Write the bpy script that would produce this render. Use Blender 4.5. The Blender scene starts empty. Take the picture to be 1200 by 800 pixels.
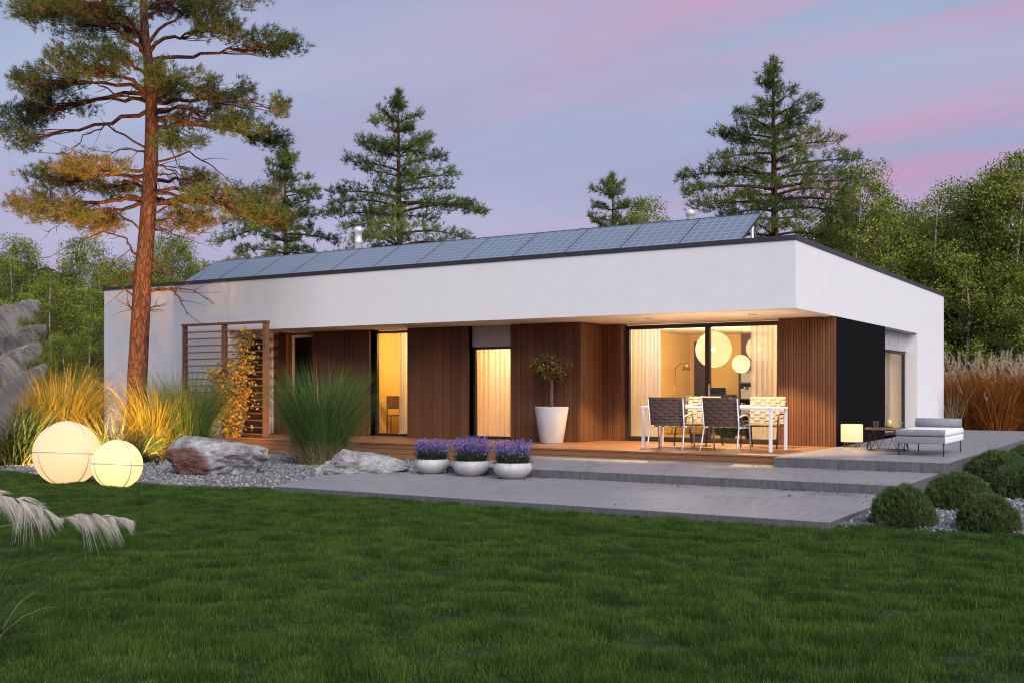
import bpy, math, random
import numpy as np
from mathutils import Vector, Matrix

rng = np.random.default_rng(7)
random.seed(7)
scene = bpy.context.scene
COL = scene.collection
PI = math.pi

# ------------------------------------------------------------------ camera
FPX, HOR, YAW = 1263.845, 455.658, .5573
CAM = np.array([5.6164, -18.1418, 1.0925])
RT = np.array([math.cos(YAW), math.sin(YAW), 0.0])
FW = np.array([-math.sin(YAW), math.cos(YAW), 0.0])
GZ = -.345                                    # lawn level (deck surface is z = 0)

def at(px, depth):
    """ground position (x, y) seen at column px of the photograph at a given distance"""
    p = CAM + FW * depth + RT * ((px - 600) / FPX * depth)
    return float(p[0]), float(p[1])

def hz(py, depth):
    return float(CAM[2] + (HOR - py) / FPX * depth)

cam_d = bpy.data.cameras.new('camera')
cam_d.sensor_fit = 'HORIZONTAL'; cam_d.sensor_width = 36
cam_d.lens = FPX / 1200 * 36
cam_d.shift_y = (HOR - 400) / 1200
cam_d.clip_start = .1; cam_d.clip_end = 2000
cam_o = bpy.data.objects.new('camera', cam_d); COL.objects.link(cam_o)
cam_o.location = CAM; cam_o.rotation_euler = (PI / 2, 0, YAW)
scene.camera = cam_o

# ------------------------------------------------------------------ node helpers
def nmat(name):
    m = bpy.data.materials.new(name); m.use_nodes = True
    nt = m.node_tree
    bs = nt.nodes['Principled BSDF']
    return m, nt, bs

def N(nt, t, **kw):
    n = nt.nodes.new(t)
    for k, v in kw.items():
        if k in n.inputs: n.inputs[k].default_value = v
        else: setattr(n, k, v)
    return n

def ramp(nt, fac, stops):
    r = nt.nodes.new('ShaderNodeValToRGB')
    el = r.color_ramp.elements
    while len(el) < len(stops): el.new(.5)
    for e, (p, c) in zip(el, stops):
        e.position = p; e.color = (*c, 1) if len(c) == 3 else c
    nt.links.new(fac, r.inputs[0])
    return r

def coords(nt, scale=(1, 1, 1), kind='Object'):
    tc = nt.nodes.new('ShaderNodeTexCoord')
    mp = nt.nodes.new('ShaderNodeMapping'); mp.inputs['Scale'].default_value = scale
    nt.links.new(tc.outputs[kind], mp.inputs[0])
    return mp.outputs[0]

def noise(nt, vec, scale, detail=4, rough=.55):
    n = N(nt, 'ShaderNodeTexNoise'); n.inputs['Scale'].default_value = scale
    n.inputs['Detail'].default_value = detail; n.inputs['Roughness'].default_value = rough
    nt.links.new(vec, n.inputs['Vector'])
    return n.outputs[0]

def bump(nt, bs, h, strength=.3, dist=.02):
    b = nt.nodes.new('ShaderNodeBump'); b.inputs['Strength'].default_value = strength; b.inputs['Distance'].default_value = dist
    nt.links.new(h, b.inputs['Height']); nt.links.new(b.outputs[0], bs.inputs['Normal'])

def surf(name, c1, c2, scale=4, rough=.6, stretch=(1, 1, 1), bmp=.2, bdist=.01, metal=0, detail=5, spec=.5, pos=(.3, .7)):
    m, nt, bs = nmat(name)
    v = coords(nt, stretch)
    n = noise(nt, v, scale, detail)
    r = ramp(nt, n, [(pos[0], c1), (pos[1], c2)])
    nt.links.new(r.outputs[0], bs.inputs['Base Color'])
    bs.inputs['Roughness'].default_value = rough; bs.inputs['Metallic'].default_value = metal
    bs.inputs['Specular IOR Level'].default_value = spec
    if bmp: bump(nt, bs, n, bmp, bdist)
    return m

def leaf_mat(name, stops, trans=.35, rough=.55, use_z=None):
    """foliage: every leaf, needle or blade carries its own random 'var' in 0..1"""
    m, nt, bs = nmat(name)
    a = N(nt, 'ShaderNodeAttribute', attribute_name='var')
    r = ramp(nt, a.outputs['Fac'], stops)
    nt.links.new(r.outputs[0], bs.inputs['Base Color'])
    bs.inputs['Roughness'].default_value = rough; bs.inputs['Specular IOR Level'].default_value = .25
    tr = nt.nodes.new('ShaderNodeBsdfTranslucent'); nt.links.new(r.outputs[0], tr.inputs[0])
    mx = nt.nodes.new('ShaderNodeMixShader'); mx.inputs[0].default_value = trans
    nt.links.new(bs.outputs[0], mx.inputs[1]); nt.links.new(tr.outputs[0], mx.inputs[2])
    nt.links.new(mx.outputs[0], nt.nodes['Material Output'].inputs[0])
    return m

M = {}
M['render'] = surf('white_render', (.665, .665, .68), (.695, .695, .71), 3, .9, bmp=.02, bdist=.002, spec=.2)
M['soffit'] = surf('soffit_paint', (.80, .77, .72), (.83, .80, .75), 3, .9, bmp=0, spec=.2)
M['coping'] = surf('coping_metal', (.022, .022, .026), (.035, .035, .04), 6, .45, bmp=0)
M['black'] = surf('black_panel', (.004, .004, .0045), (.006, .006, .0065), 5, .8, bmp=.03, spec=.05)
M['frame'] = surf('dark_frame', (.018, .014, .013), (.026, .02, .018), 8, .5, bmp=0)
M['paleframe'] = surf('pale_frame', (.35, .33, .32), (.4, .38, .37), 8, .5, bmp=0)
M['shutter'] = surf('shutter_metal', (.42, .42, .42), (.5, .5, .5), 5, .45, bmp=0)
M['alu'] = surf('aluminium', (.5, .5, .52), (.62, .62, .64), 12, .38, bmp=0, metal=.35)
M['darkmetal'] = surf('dark_metal', (.03, .03, .032), (.05, .05, .052), 12, .4, bmp=0, metal=.5)
M['steel'] = surf('steel_flue', (.6, .6, .62), (.78, .78, .8), 3, .35, bmp=0, metal=.4)
M['whitetable'] = surf('white_lacquer', (.72, .72, .74), (.78, .78, .8), 3, .4, bmp=0)
M['brownweave'] = surf('brown_weave', (.075, .048, .037), (.16, .105, .08), 40, .55, bmp=.3, bdist=.003)
M['creamweave'] = surf('cream_weave', (.22, .205, .17), (.36, .335, .285), 40, .6, bmp=.3, bdist=.003)
M['pot'] = surf('grey_white_ceramic', (.36, .355, .36), (.50, .49, .495), 6, .65, bmp=.15, bdist=.006)
M['tallpot'] = surf('tall_pot_resin', (.44, .44, .45), (.50, .50, .51), 4, .55, bmp=.05)
M['soil'] = surf('soil', (.02, .014, .01), (.05, .035, .025), 30, .95, bmp=.5)
M['greyfabric'] = surf('grey_fabric', (.16, .165, .18), (.30, .305, .33), 45, .95, bmp=.3, bdist=.003, spec=.1)
M['whitefabric'] = surf('white_fabric', (.72, .72, .75), (.82, .82, .84), 12, .95, bmp=.1, spec=.1)
M['tabletop'] = surf('brown_wood_top', (.10, .045, .022), (.18, .085, .04), 8, .45, stretch=(1, 6, 1), bmp=.05)
M['roomwall'] = surf('room_plaster', (.80, .55, .16), (.83, .58, .18), 2, .9, bmp=0, spec=.1)
M['roomfloor'] = surf('room_floor', (.32, .2, .1), (.42, .27, .14), 5, .4, stretch=(1, 6, 1), bmp=0)
M['roomceil'] = surf('room_ceiling', (.75, .68, .55), (.78, .71, .58), 2, .9, bmp=0)
M['darkwood'] = surf('dark_wood', (.03, .015, .01), (.06, .03, .018), 6, .5, stretch=(6, 6, 1), bmp=0)
M['green'] = surf('green_velvet', (.006, .05, .02), (.012, .085, .035), 20, .9, bmp=.1)
M['mustard'] = surf('mustard_fabric', (.5, .33, .06), (.6, .42, .1), 20, .9, bmp=.1)
M['brass'] = surf('brass', (.3, .17, .05), (.42, .26, .09), 20, .35, bmp=0, metal=.8)
M['roof'] = surf('roof_gravel', (.12, .12, .12), (.22, .22, .22), 40, .95, bmp=.5)
M['stem'] = surf('twig_bark', (.10, .065, .04), (.2, .13, .08), 25, .85, bmp=.3)
M['china'] = surf('white_china', (.8, .8, .8), (.84, .84, .84), 3, .25, bmp=0)

def wood(name, c1, c2, c3, sc, rough=.55, grain=(14, 14, .8)):
    m, nt, bs = nmat(name)
    a = N(nt, 'ShaderNodeAttribute', attribute_name='var')
    v = coords(nt, grain)
    n = noise(nt, v, sc, 6, .6)
    add = N(nt, 'ShaderNodeMath', operation='MULTIPLY_ADD'); add.inputs[1].default_value = .55; add.inputs[2].default_value = 0
    nt.links.new(n, add.inputs[0])
    ad2 = N(nt, 'ShaderNodeMath', operation='MULTIPLY_ADD'); ad2.inputs[1].default_value = .5
    nt.links.new(a.outputs['Fac'], ad2.inputs[0]); nt.links.new(add.outputs[0], ad2.inputs[2])
    r = ramp(nt, ad2.outputs[0], [(.1, c1), (.5, c2), (.9, c3)])
    nt.links.new(r.outputs[0], bs.inputs['Base Color']); bs.inputs['Roughness'].default_value = rough
    bs.inputs['Specular IOR Level'].default_value = .3
    bump(nt, bs, n, .15, .004)
    return m
M['cladding'] = wood('timber_cladding', (.084, .036, .018), (.140, .060, .028), (.188, .085, .041), 2.5)
M['deckwood'] = wood('deck_timber', (.15, .07, .034), (.22, .105, .05), (.29, .145, .07), 2.5, .5, (.8, 14, 14))
M['screenwood'] = wood('screen_timber', (.12, .055, .03), (.17, .08, .042), (.22, .105, .055), 2.5)

def concrete():
    m, nt, bs = nmat('brushed_concrete')
    v1 = coords(nt, (7, .7, 7)); v2 = coords(nt, (1, 1, 1))
    n1 = noise(nt, v1, 3, 5, .6); n2 = noise(nt, v2, 1.3, 5, .6); n3 = noise(nt, v2, 45, 3, .6)
    mx = N(nt, 'ShaderNodeMath', operation='ADD'); nt.links.new(n1, mx.inputs[0])
    n2s = N(nt, 'ShaderNodeMath', operation='MULTIPLY_ADD'); n2s.inputs[1].default_value = .35; n2s.inputs[2].default_value = .325; nt.links.new(n2, n2s.inputs[0]); nt.links.new(n2s.outputs[0], mx.inputs[1])
    m2 = N(nt, 'ShaderNodeMath', operation='MULTIPLY_ADD'); m2.inputs[1].default_value = .5
    nt.links.new(n3, m2.inputs[0]); nt.links.new(mx.outputs[0], m2.inputs[2])
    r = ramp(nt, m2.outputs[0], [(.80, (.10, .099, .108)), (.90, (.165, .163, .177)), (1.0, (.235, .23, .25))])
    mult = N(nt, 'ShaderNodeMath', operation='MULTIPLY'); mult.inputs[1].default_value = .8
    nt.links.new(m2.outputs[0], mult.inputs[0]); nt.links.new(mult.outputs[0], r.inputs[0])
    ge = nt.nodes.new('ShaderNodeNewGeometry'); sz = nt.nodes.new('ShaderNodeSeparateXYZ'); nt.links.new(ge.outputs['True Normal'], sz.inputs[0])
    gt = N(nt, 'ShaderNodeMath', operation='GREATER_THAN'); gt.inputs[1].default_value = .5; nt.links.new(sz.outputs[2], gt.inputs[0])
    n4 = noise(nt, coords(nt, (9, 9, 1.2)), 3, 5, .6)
    rc = ramp(nt, n4, [(.3, (.060, .060, .066)), (.7, (.125, .123, .132))])  # darker tone for upright faces, their shade put into the colour
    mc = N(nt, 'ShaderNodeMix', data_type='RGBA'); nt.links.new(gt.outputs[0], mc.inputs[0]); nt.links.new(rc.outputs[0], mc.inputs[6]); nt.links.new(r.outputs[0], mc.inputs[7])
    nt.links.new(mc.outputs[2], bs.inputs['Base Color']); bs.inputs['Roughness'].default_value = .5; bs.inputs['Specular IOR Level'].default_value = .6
    bump(nt, bs, m2.outputs[0], .45, .006)
    return m
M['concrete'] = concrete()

def gravel_mat():
    m, nt, bs = nmat('grey_gravel')
    v = coords(nt)
    vo = N(nt, 'ShaderNodeTexVoronoi'); vo.inputs['Scale'].default_value = 32; nt.links.new(v, vo.inputs['Vector'])
    hsv = N(nt, 'ShaderNodeSeparateColor'); nt.links.new(vo.outputs['Color'], hsv.inputs[0])
    r = ramp(nt, hsv.outputs[0], [(0, (.06, .06, .07)), (.6, (.13, .13, .145)), (1, (.27, .27, .29))])
    nt.links.new(r.outputs[0], bs.inputs['Base Color']); bs.inputs['Roughness'].default_value = .85
    inv = N(nt, 'ShaderNodeMath', operation='SUBTRACT'); inv.inputs[0].default_value = 1
    nt.links.new(vo.outputs['Distance'], inv.inputs[1]); bump(nt, bs, inv.outputs[0], 1, .03)
    return m
M['gravel'] = gravel_mat()
def pebble_mat():
    m, nt, bs = nmat('pebble_stone')
    oi = nt.nodes.new('ShaderNodeObjectInfo')
    r = ramp(nt, oi.outputs['Random'], [(0, (.06, .06, .07)), (.6, (.14, .14, .155)), (1, (.32, .32, .34))])
    nt.links.new(r.outputs[0], bs.inputs['Base Color']); bs.inputs['Roughness'].default_value = .8
    return m
M['pebble'] = pebble_mat()
M['ground'] = surf('ground_earth', (.010, .018, .006), (.02, .032, .010), 3, .95, bmp=.4)

def bark(name, c1, c2, c3, sc=1, white=False):
    m, nt, bs = nmat(name)
    v = coords(nt, (1, 1, .28))
    vo = N(nt, 'ShaderNodeTexVoronoi', feature='DISTANCE_TO_EDGE'); vo.inputs['Scale'].default_value = 16 * sc
    nz = noise(nt, v, 9 * sc, 5, .65)
    add = N(nt, 'ShaderNodeVectorMath', operation='MULTIPLY_ADD'); add.inputs[1].default_value = (.12, .12, .12)
    nt.links.new(nz, add.inputs[0]); nt.links.new(v, add.inputs[2]); nt.links.new(add.outputs[0], vo.inputs['Vector'])
    r = ramp(nt, vo.outputs['Distance'], [(0, c1), (.06, c2), (.25, c3)])
    r2 = ramp(nt, nz, [(.35, (.6, .6, .6)), (.65, (1.15, 1.15, 1.15))])
    mm = N(nt, 'ShaderNodeMix', data_type='RGBA', blend_type='MULTIPLY'); mm.inputs[0].default_value = 1
    nt.links.new(r.outputs[0], mm.inputs[6]); nt.links.new(r2.outputs[0], mm.inputs[7])
    nt.links.new(mm.outputs[2], bs.inputs['Base Color']); bs.inputs['Roughness'].default_value = .9
    bs.inputs['Specular IOR Level'].default_value = .15
    bump(nt, bs, vo.outputs['Distance'], .9, .04)
    return m
M['pinebark'] = bark('pine_bark', (.02, .011, .008), (.065, .029, .019), (.115, .053, .034))
def birch_bark():
    m, nt, bs = nmat('birch_bark')
    v = coords(nt, (1, 1, 3)); n = noise(nt, v, 3, 4, .6)
    r = ramp(nt, n, [(.36, (.06, .055, .05)), (.44, (.5, .48, .45)), (.7, (.62, .6, .57))])
    nt.links.new(r.outputs[0], bs.inputs['Base Color']); bs.inputs['Roughness'].default_value = .8
    return m
M['birchbark'] = birch_bark()

M['needle'] = leaf_mat('pine_needles', [(0, (.03, .055, .018)), (.55, (.075, .115, .032)), (.8, (.15, .135, .04)), (1, (.27, .17, .06))], .3)
M['needle2'] = leaf_mat('fir_needles', [(0, (.034, .058, .015)), (.6, (.11, .155, .034)), (1, (.24, .27, .06))], .33)
M['birchleaf'] = leaf_mat('birch_leaves', [(0, (.03, .065, .014)), (.5, (.165, .215, .032)), (1, (.37, .40, .065))], .33)
M['darkleaf'] = leaf_mat('dark_leaves', [(0, (.008, .018, .007)), (.6, (.025, .042, .014)), (1, (.05, .078, .024))], .2)
M['grass'] = leaf_mat('lawn_blades', [(0, (.010, .025, .004)), (.5, (.036, .080, .009)), (.93, (.10, .18, .02)), (1, (.22, .19, .06))], .22)
def lawn_tint():
    nt = M['grass'].node_tree; a = next(n for n in nt.nodes if n.type == 'ATTRIBUTE'); r = next(n for n in nt.nodes if n.type == 'VALTORGB')
    oi = nt.nodes.new('ShaderNodeObjectInfo'); m = N(nt, 'ShaderNodeMath', operation='MULTIPLY_ADD'); m.inputs[1].default_value = .55
    q = N(nt, 'ShaderNodeMath', operation='MULTIPLY'); q.inputs[1].default_value = .45
    nt.links.new(oi.outputs['Random'], q.inputs[0]); nt.links.new(a.outputs['Fac'], m.inputs[0]); nt.links.new(q.outputs[0], m.inputs[2]); nt.links.new(m.outputs[0], r.inputs[0])
lawn_tint()
M['reed'] = leaf_mat('green_grass_blades', [(0, (.03, .08, .018)), (.6, (.085, .165, .038)), (.9, (.17, .24, .06)), (1, (.40, .36, .18))], .35)
M['goldreed'] = leaf_mat('golden_grass_blades', [(0, (.10, .10, .02)), (.5, (.26, .21, .035)), (1, (.46, .34, .07))], .35)
M['straw'] = leaf_mat('dry_straw', [(0, (.14, .10, .055)), (1, (.42, .34, .2))], .25)
M['darkreed'] = leaf_mat('dark_grass_blades', [(0, (.012, .03, .012)), (.8, (.04, .075, .028)), (1, (.12, .13, .06))], .3)
M['rust'] = leaf_mat('rust_grass_blades', [(0, (.16, .05, .012)), (.5, (.38, .125, .026)), (1, (.56, .26, .07))], .35)
M['plume'] = leaf_mat('plume_fluff', [(0, (.44, .34, .25)), (1, (.72, .60, .46))], .35)
M['greyplume'] = leaf_mat('grey_plume', [(0, (.33, .30, .285)), (1, (.58, .54, .52))], .35)
M['whiteplume'] = leaf_mat('pale_plume', [(0, (.5, .45, .40)), (1, (.78, .72, .66))], .35)
M['vineleaf'] = leaf_mat('yellow_leaves', [(0, (.10, .12, .03)), (.25, (.38, .2, .03)), (.7, (.58, .33, .05)), (1, (.7, .46, .10))], .35)
M['topiaryleaf'] = leaf_mat('topiary_leaves', [(0, (.05, .055, .015)), (.6, (.15, .12, .032)), (1, (.32, .20, .06))], .3)
M['lavleaf'] = leaf_mat('lavender_stems', [(0, (.025, .045, .018)), (1, (.08, .115, .05))], .3)
M['lavflower'] = leaf_mat('lavender_flowers', [(0, (.10, .07, .24)), (.6, (.20, .15, .43)), (1, (.42, .34, .62))], .3)
M['shrub'] = leaf_mat('shrub_needles', [(0, (.022, .045, .014)), (.6, (.07, .115, .034)), (1, (.15, .22, .07))], .3)
M['deadleaf'] = leaf_mat('dead_leaves', [(0, (.03, .02, .012)), (.7, (.07, .05, .025)), (1, (.22, .15, .06))], .2)

def granite():
    m, nt, bs = nmat('granite_rock')
    v = coords(nt)
    n1 = noise(nt, v, 3.2, 8, .7); n2 = noise(nt, v, 22, 5, .7); n3 = noise(nt, v, 1.6, 3, .5)
    r = ramp(nt, n1, [(.30, (.08, .078, .082)), (.46, (.23, .226, .238)), (.66, (.40, .396, .41))])
    r3 = ramp(nt, n2, [(.3, (.62, .62, .62)), (.6, (1.08, 1.08, 1.08))])
    mm = N(nt, 'ShaderNodeMix', data_type='RGBA', blend_type='MULTIPLY'); mm.inputs[0].default_value = 1
    nt.links.new(r.outputs[0], mm.inputs[6]); nt.links.new(r3.outputs[0], mm.inputs[7])
    # iron-red face of the boulder (its own mineral stain), carried by the mesh
    a = N(nt, 'ShaderNodeAttribute', attribute_name='var')
    rr = ramp(nt, n1, [(.3, (.035, .020, .017)), (.55, (.125, .066, .056)), (.75, (.22, .15, .135))])
    ms = N(nt, 'ShaderNodeMath', operation='MULTIPLY_ADD'); ms.inputs[1].default_value = .7; ms.inputs[2].default_value = -.35
    nt.links.new(n3, ms.inputs[0])
    sm = N(nt, 'ShaderNodeMath', operation='ADD'); nt.links.new(ms.outputs[0], sm.inputs[0]); nt.links.new(a.outputs['Fac'], sm.inputs[1])
    rf = ramp(nt, sm.outputs[0], [(.42, (0, 0, 0)), (.56, (1, 1, 1))])
    m2 = N(nt, 'ShaderNodeMix', data_type='RGBA'); nt.links.new(rf.outputs[0], m2.inputs[0])
    nt.links.new(mm.outputs[2], m2.inputs[6]); nt.links.new(rr.outputs[0], m2.inputs[7])
    nt.links.new(m2.outputs[2], bs.inputs['Base Color']); bs.inputs['Roughness'].default_value = .9
    bs.inputs['Specular IOR Level'].default_value = .2
    bump(nt, bs, n1, .7, .05)
    return m
M['granite'] = granite()

def glass(name, tint=(.97, .98, .98), refl=.9, fres=.12):
    m, nt, bs = nmat(name); nt.nodes.remove(bs)
    t = N(nt, 'ShaderNodeBsdfTransparent'); t.inputs[0].default_value = (*tint, 1)
    g = N(nt, 'ShaderNodeBsdfGlossy'); g.inputs['Color'].default_value = (refl, refl, refl, 1); g.inputs['Roughness'].default_value = .015
    fc = N(nt, 'ShaderNodeLayerWeight'); fc.inputs[0].default_value = .5
    pw = N(nt, 'ShaderNodeMath', operation='POWER'); pw.inputs[1].default_value = 4.0; nt.links.new(fc.outputs['Facing'], pw.inputs[0])
    lw = N(nt, 'ShaderNodeMath', operation='MULTIPLY_ADD'); lw.inputs[1].default_value = .6; lw.inputs[2].default_value = .03; nt.links.new(pw.outputs[0], lw.inputs[0])
    mx = N(nt, 'ShaderNodeMixShader')
    nt.links.new(lw.outputs[0], mx.inputs[0]); nt.links.new(t.outputs[0], mx.inputs[1]); nt.links.new(g.outputs[0], mx.inputs[2])
    nt.links.new(mx.outputs[0], nt.nodes['Material Output'].inputs[0])
    return m
M['glass'] = glass('window_glass')
M['darkglass'] = glass('dark_window_glass', (.35, .37, .38))
M['drinkglass'] = glass('drinking_glass', (.95, .96, .96))
M['lemonade'] = surf('lemonade', (.55, .5, .12), (.62, .56, .16), 4, .2, bmp=0)

def sheer():
    m, nt, bs = nmat('sheer_curtain')
    v = coords(nt, (60, 60, 1.5)); n = noise(nt, v, 3, 3)
    r = ramp(nt, n, [(.3, (.82, .79, .76)), (.7, (.90, .88, .85))])
    bs.inputs['Roughness'].default_value = .9; nt.links.new(r.outputs[0], bs.inputs['Base Color'])
    tr = N(nt, 'ShaderNodeBsdfTranslucent'); nt.links.new(r.outputs[0], tr.inputs[0])
    tp = N(nt, 'ShaderNodeBsdfTransparent')
    m1 = N(nt, 'ShaderNodeMixShader'); m1.inputs[0].default_value = .72
    nt.links.new(bs.outputs[0], m1.inputs[1]); nt.links.new(tr.outputs[0], m1.inputs[2])
    m2 = N(nt, 'ShaderNodeMixShader'); m2.inputs[0].default_value = .22
    nt.links.new(m1.outputs[0], m2.inputs[1]); nt.links.new(tp.outputs[0], m2.inputs[2])
    nt.links.new(m2.outputs[0], nt.nodes['Material Output'].inputs[0])
    return m
M['sheer'] = sheer()

def glow(name, col, strength, see=0.0):
    m, nt, bs = nmat(name); nt.nodes.remove(bs)
    e = N(nt, 'ShaderNodeEmission'); e.inputs[0].default_value = (*col, 1); e.inputs[1].default_value = strength
    d = N(nt, 'ShaderNodeBsdfDiffuse'); d.inputs[0].default_value = (.16, .155, .145, 1)
    a = N(nt, 'ShaderNodeAddShader'); nt.links.new(e.outputs[0], a.inputs[0]); nt.links.new(d.outputs[0], a.inputs[1])
    out = a.outputs[0]
    if see:
        t = N(nt, 'ShaderNodeBsdfTransparent'); mx = N(nt, 'ShaderNodeMixShader'); mx.inputs[0].default_value = see
        nt.links.new(out, mx.inputs[1]); nt.links.new(t.outputs[0], mx.inputs[2]); out = mx.outputs[0]
    nt.links.new(out, nt.nodes['Material Output'].inputs[0])
    return m
M['orb'] = glow('lamp_globe_glow', (1, .60, .28), .98)
M['orb2'] = glow('lamp_globe_glow_bright', (1, .65, .24), 1.3)
M['pendant'] = glow('pendant_thread_glow', (1, .66, .16), .42, .45)
M['bulb'] = glow('bulb_glow', (1, .9, .65), 9)
M['drum'] = glow('drum_shade_glow', (1, .66, .32), .95)
M['downlight'] = glow('downlight_glow', (1, .75, .45), .5)

def solar():
    m, nt, bs = nmat('solar_cells')
    tc = nt.nodes.new('ShaderNodeTexCoord')
    sp = nt.nodes.new('ShaderNodeSeparateXYZ'); nt.links.new(tc.outputs['UV'], sp.inputs[0])
    def line(sock, n, w):
        mu = N(nt, 'ShaderNodeMath', operation='MULTIPLY'); mu.inputs[1].default_value = n; nt.links.new(sock, mu.inputs[0])
        fr = N(nt, 'ShaderNodeMath', operation='FRACT'); nt.links.new(mu.outputs[0], fr.inputs[0])
        lt = N(nt, 'ShaderNodeMath', operation='LESS_THAN'); lt.inputs[1].default_value = w; nt.links.new(fr.outputs[0], lt.inputs[0])
        return lt.outputs[0]
    mxm = N(nt, 'ShaderNodeMath', operation='MAXIMUM')
    nt.links.new(line(sp.outputs[0], 7, .10), mxm.inputs[0]); nt.links.new(line(sp.outputs[1], 9, .13), mxm.inputs[1])
    mc = N(nt, 'ShaderNodeMix', data_type='RGBA'); nt.links.new(mxm.outputs[0], mc.inputs[0])
    mc.inputs[6].default_value = (.125, .155, .205, 1); mc.inputs[7].default_value = (.28, .315, .37, 1)
    nt.links.new(mc.outputs[2], bs.inputs['Base Color']); bs.inputs['Roughness'].default_value = .28
    bs.inputs['Specular IOR Level'].default_value = .8
    return m
M['solar'] = solar()

# ------------------------------------------------------------------ mesh helpers
def link(o, parent=None):
    COL.objects.link(o)
    if parent is not None: o.parent = parent
    return o

def tag(o, label=None, cat=None, group=None, kind=None):
    if label: o['label'] = label
    if cat: o['category'] = cat
    if group: o['group'] = group
    if kind: o['kind'] = kind
    return o

def empty(name, loc=(0, 0, 0), rz=0, label=None, cat=None, group=None):
    o = bpy.data.objects.new(name, None); o.empty_display_size = .1
    o.location = loc; o.rotation_euler = (0, 0, rz)
    link(o); tag(o, label, cat, group)
    return o

def np_mesh(name, verts, faces, var=None, smooth=False):
    verts = np.asarray(verts, np.float32).reshape(-1, 3); faces = np.asarray(faces, np.int32)
    k = faces.shape[1]
    me = bpy.data.meshes.new(name)
    me.vertices.add(len(verts)); me.vertices.foreach_set('co', verts.ravel())
    me.loops.add(faces.size); me.loops.foreach_set('vertex_index', faces.ravel())
    me.polygons.add(len(faces)); me.polygons.foreach_set('loop_start', np.arange(0, faces.size, k, dtype=np.int32))
    me.polygons.foreach_set('loop_total', np.full(len(faces), k, np.int32))
    if smooth: me.polygons.foreach_set('use_smooth', np.ones(len(faces), bool))
    me.update(calc_edges=True)
    if var is not None:
        a = me.attributes.new('var', 'FLOAT', 'POINT'); a.data.foreach_set('value', np.asarray(var, np.float32))
    return me

def mobj(name, me, mat, parent=None):
    me.materials.append(mat)
    return link(bpy.data.objects.new(name, me), parent)

class MB:
    def __init__(s): s.v = []; s.f = []; s.var = []; s.sm = []
    def _add(s, vs, fs, var=.5, smooth=False):
        b = len(s.v); s.v += [tuple(map(float, v)) for v in vs]; s.f += [tuple(i + b for i in f) for f in fs]
        s.var += [var] * len(vs); s.sm += [smooth] * len(fs); return s
    def box(s, x0, x1, y0, y1, z0, z1, var=None):
        v = [(x0, y0, z0), (x1, y0, z0), (x1, y1, z0), (x0, y1, z0), (x0, y0, z1), (x1, y0, z1), (x1, y1, z1), (x0, y1, z1)]
        f = [(3, 2, 1, 0), (4, 5, 6, 7), (0, 1, 5, 4), (1, 2, 6, 5), (2, 3, 7, 6), (3, 0, 4, 7)]
        return s._add(v, f, random.random() if var is None else var)
    def prism(s, pts, z0, z1):
        n = len(pts)
        v = [(x, y, z0) for x, y in pts] + [(x, y, z1) for x, y in pts]
        f = [tuple(range(n - 1, -1, -1)), tuple(range(n, 2 * n))] + [(i, (i + 1) % n, n + (i + 1) % n, n + i) for i in range(n)]
        return s._add(v, f)
    def tube(s, pts, r, n=8, closed=False, var=.5):
        pts = [Vector(p) for p in pts]; m = len(pts)
        rs = list(r) if hasattr(r, '__len__') else [r] * m
        vs = []; up = None
        for i, p in enumerate(pts):
            if closed: d = pts[(i + 1) % m] - pts[i - 1]
            else: d = pts[min(i + 1, m - 1)] - pts[max(i - 1, 0)]
            d.normalize()
            if up is None: up = Vector((0, 0, 1)) if abs(d.z) < .9 else Vector((1, 0, 0))
            a = d.cross(up)
            if a.length < 1e-4: a = d.cross(Vector((0, 1, .1)))
            a.normalize(); b = a.cross(d).normalized(); up = b
            for k in range(n):
                t = 2 * PI * k / n
                vs.append(p + (a * math.cos(t) + b * math.sin(t)) * rs[i])
        fs = []
        for i in range(m if closed else m - 1):
            j = (i + 1) % m
            for k in range(n):
                fs.append((i * n + k, i * n + (k + 1) % n, j * n + (k + 1) % n, j * n + k))
        if not closed:
            fs.append(tuple(range(n - 1, -1, -1))); fs.append(tuple((m - 1) * n + k for k in range(n)))
        return s._add(vs, fs, var, True)
    def lathe(s, prof, n=32, c=(0, 0, 0)):
        vs = [(c[0] + r * math.cos(2 * PI * k / n), c[1] + r * math.sin(2 * PI * k / n), c[2] + z) for r, z in prof for k in range(n)]
        fs = [(i * n + k, i * n + (k + 1) % n, (i + 1) * n + (k + 1) % n, (i + 1) * n + k) for i in range(len(prof) - 1) for k in range(n)]
        return s._add(vs, fs, .5, True)
    def build(s, name, mat, parent=None, bevel=0, smooth=None):
        me = bpy.data.meshes.new(name); me.from_pydata(s.v, [], s.f)
        a = me.attributes.new('var', 'FLOAT', 'POINT'); a.data.foreach_set('value', s.var)
        me.polygons.foreach_set('use_smooth', s.sm); me.update()
        o = mobj(name, me, mat, parent)
        if bevel:
            b = o.modifiers.new('bevel', 'BEVEL'); b.width = bevel; b.segments = 2; b.limit_method = 'ANGLE'
        return o

def copy_tree(o, parent=None):
    c = o.copy(); link(c, parent)
    for ch in [x for x in o.children]: copy_tree(ch, c)
    return c

def strips(P, W, side, var):
    """N ribbons: centre lines P (N,S,3), half widths W (N,S), side vectors (N,3)"""
    Nn, S, _ = P.shape
    off = side[:, None, :] * W[:, :, None]
    V = np.stack([P - off, P + off], 2).reshape(-1, 3)
    base = (np.arange(Nn) * S * 2)[:, None]
    s = np.arange(S - 1)[None, :] * 2
    q = base + s
    F = np.stack([q, q + 1, q + 3, q + 2], -1).reshape(-1, 4)
    return V, F, np.repeat(var, S * 2)

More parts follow.
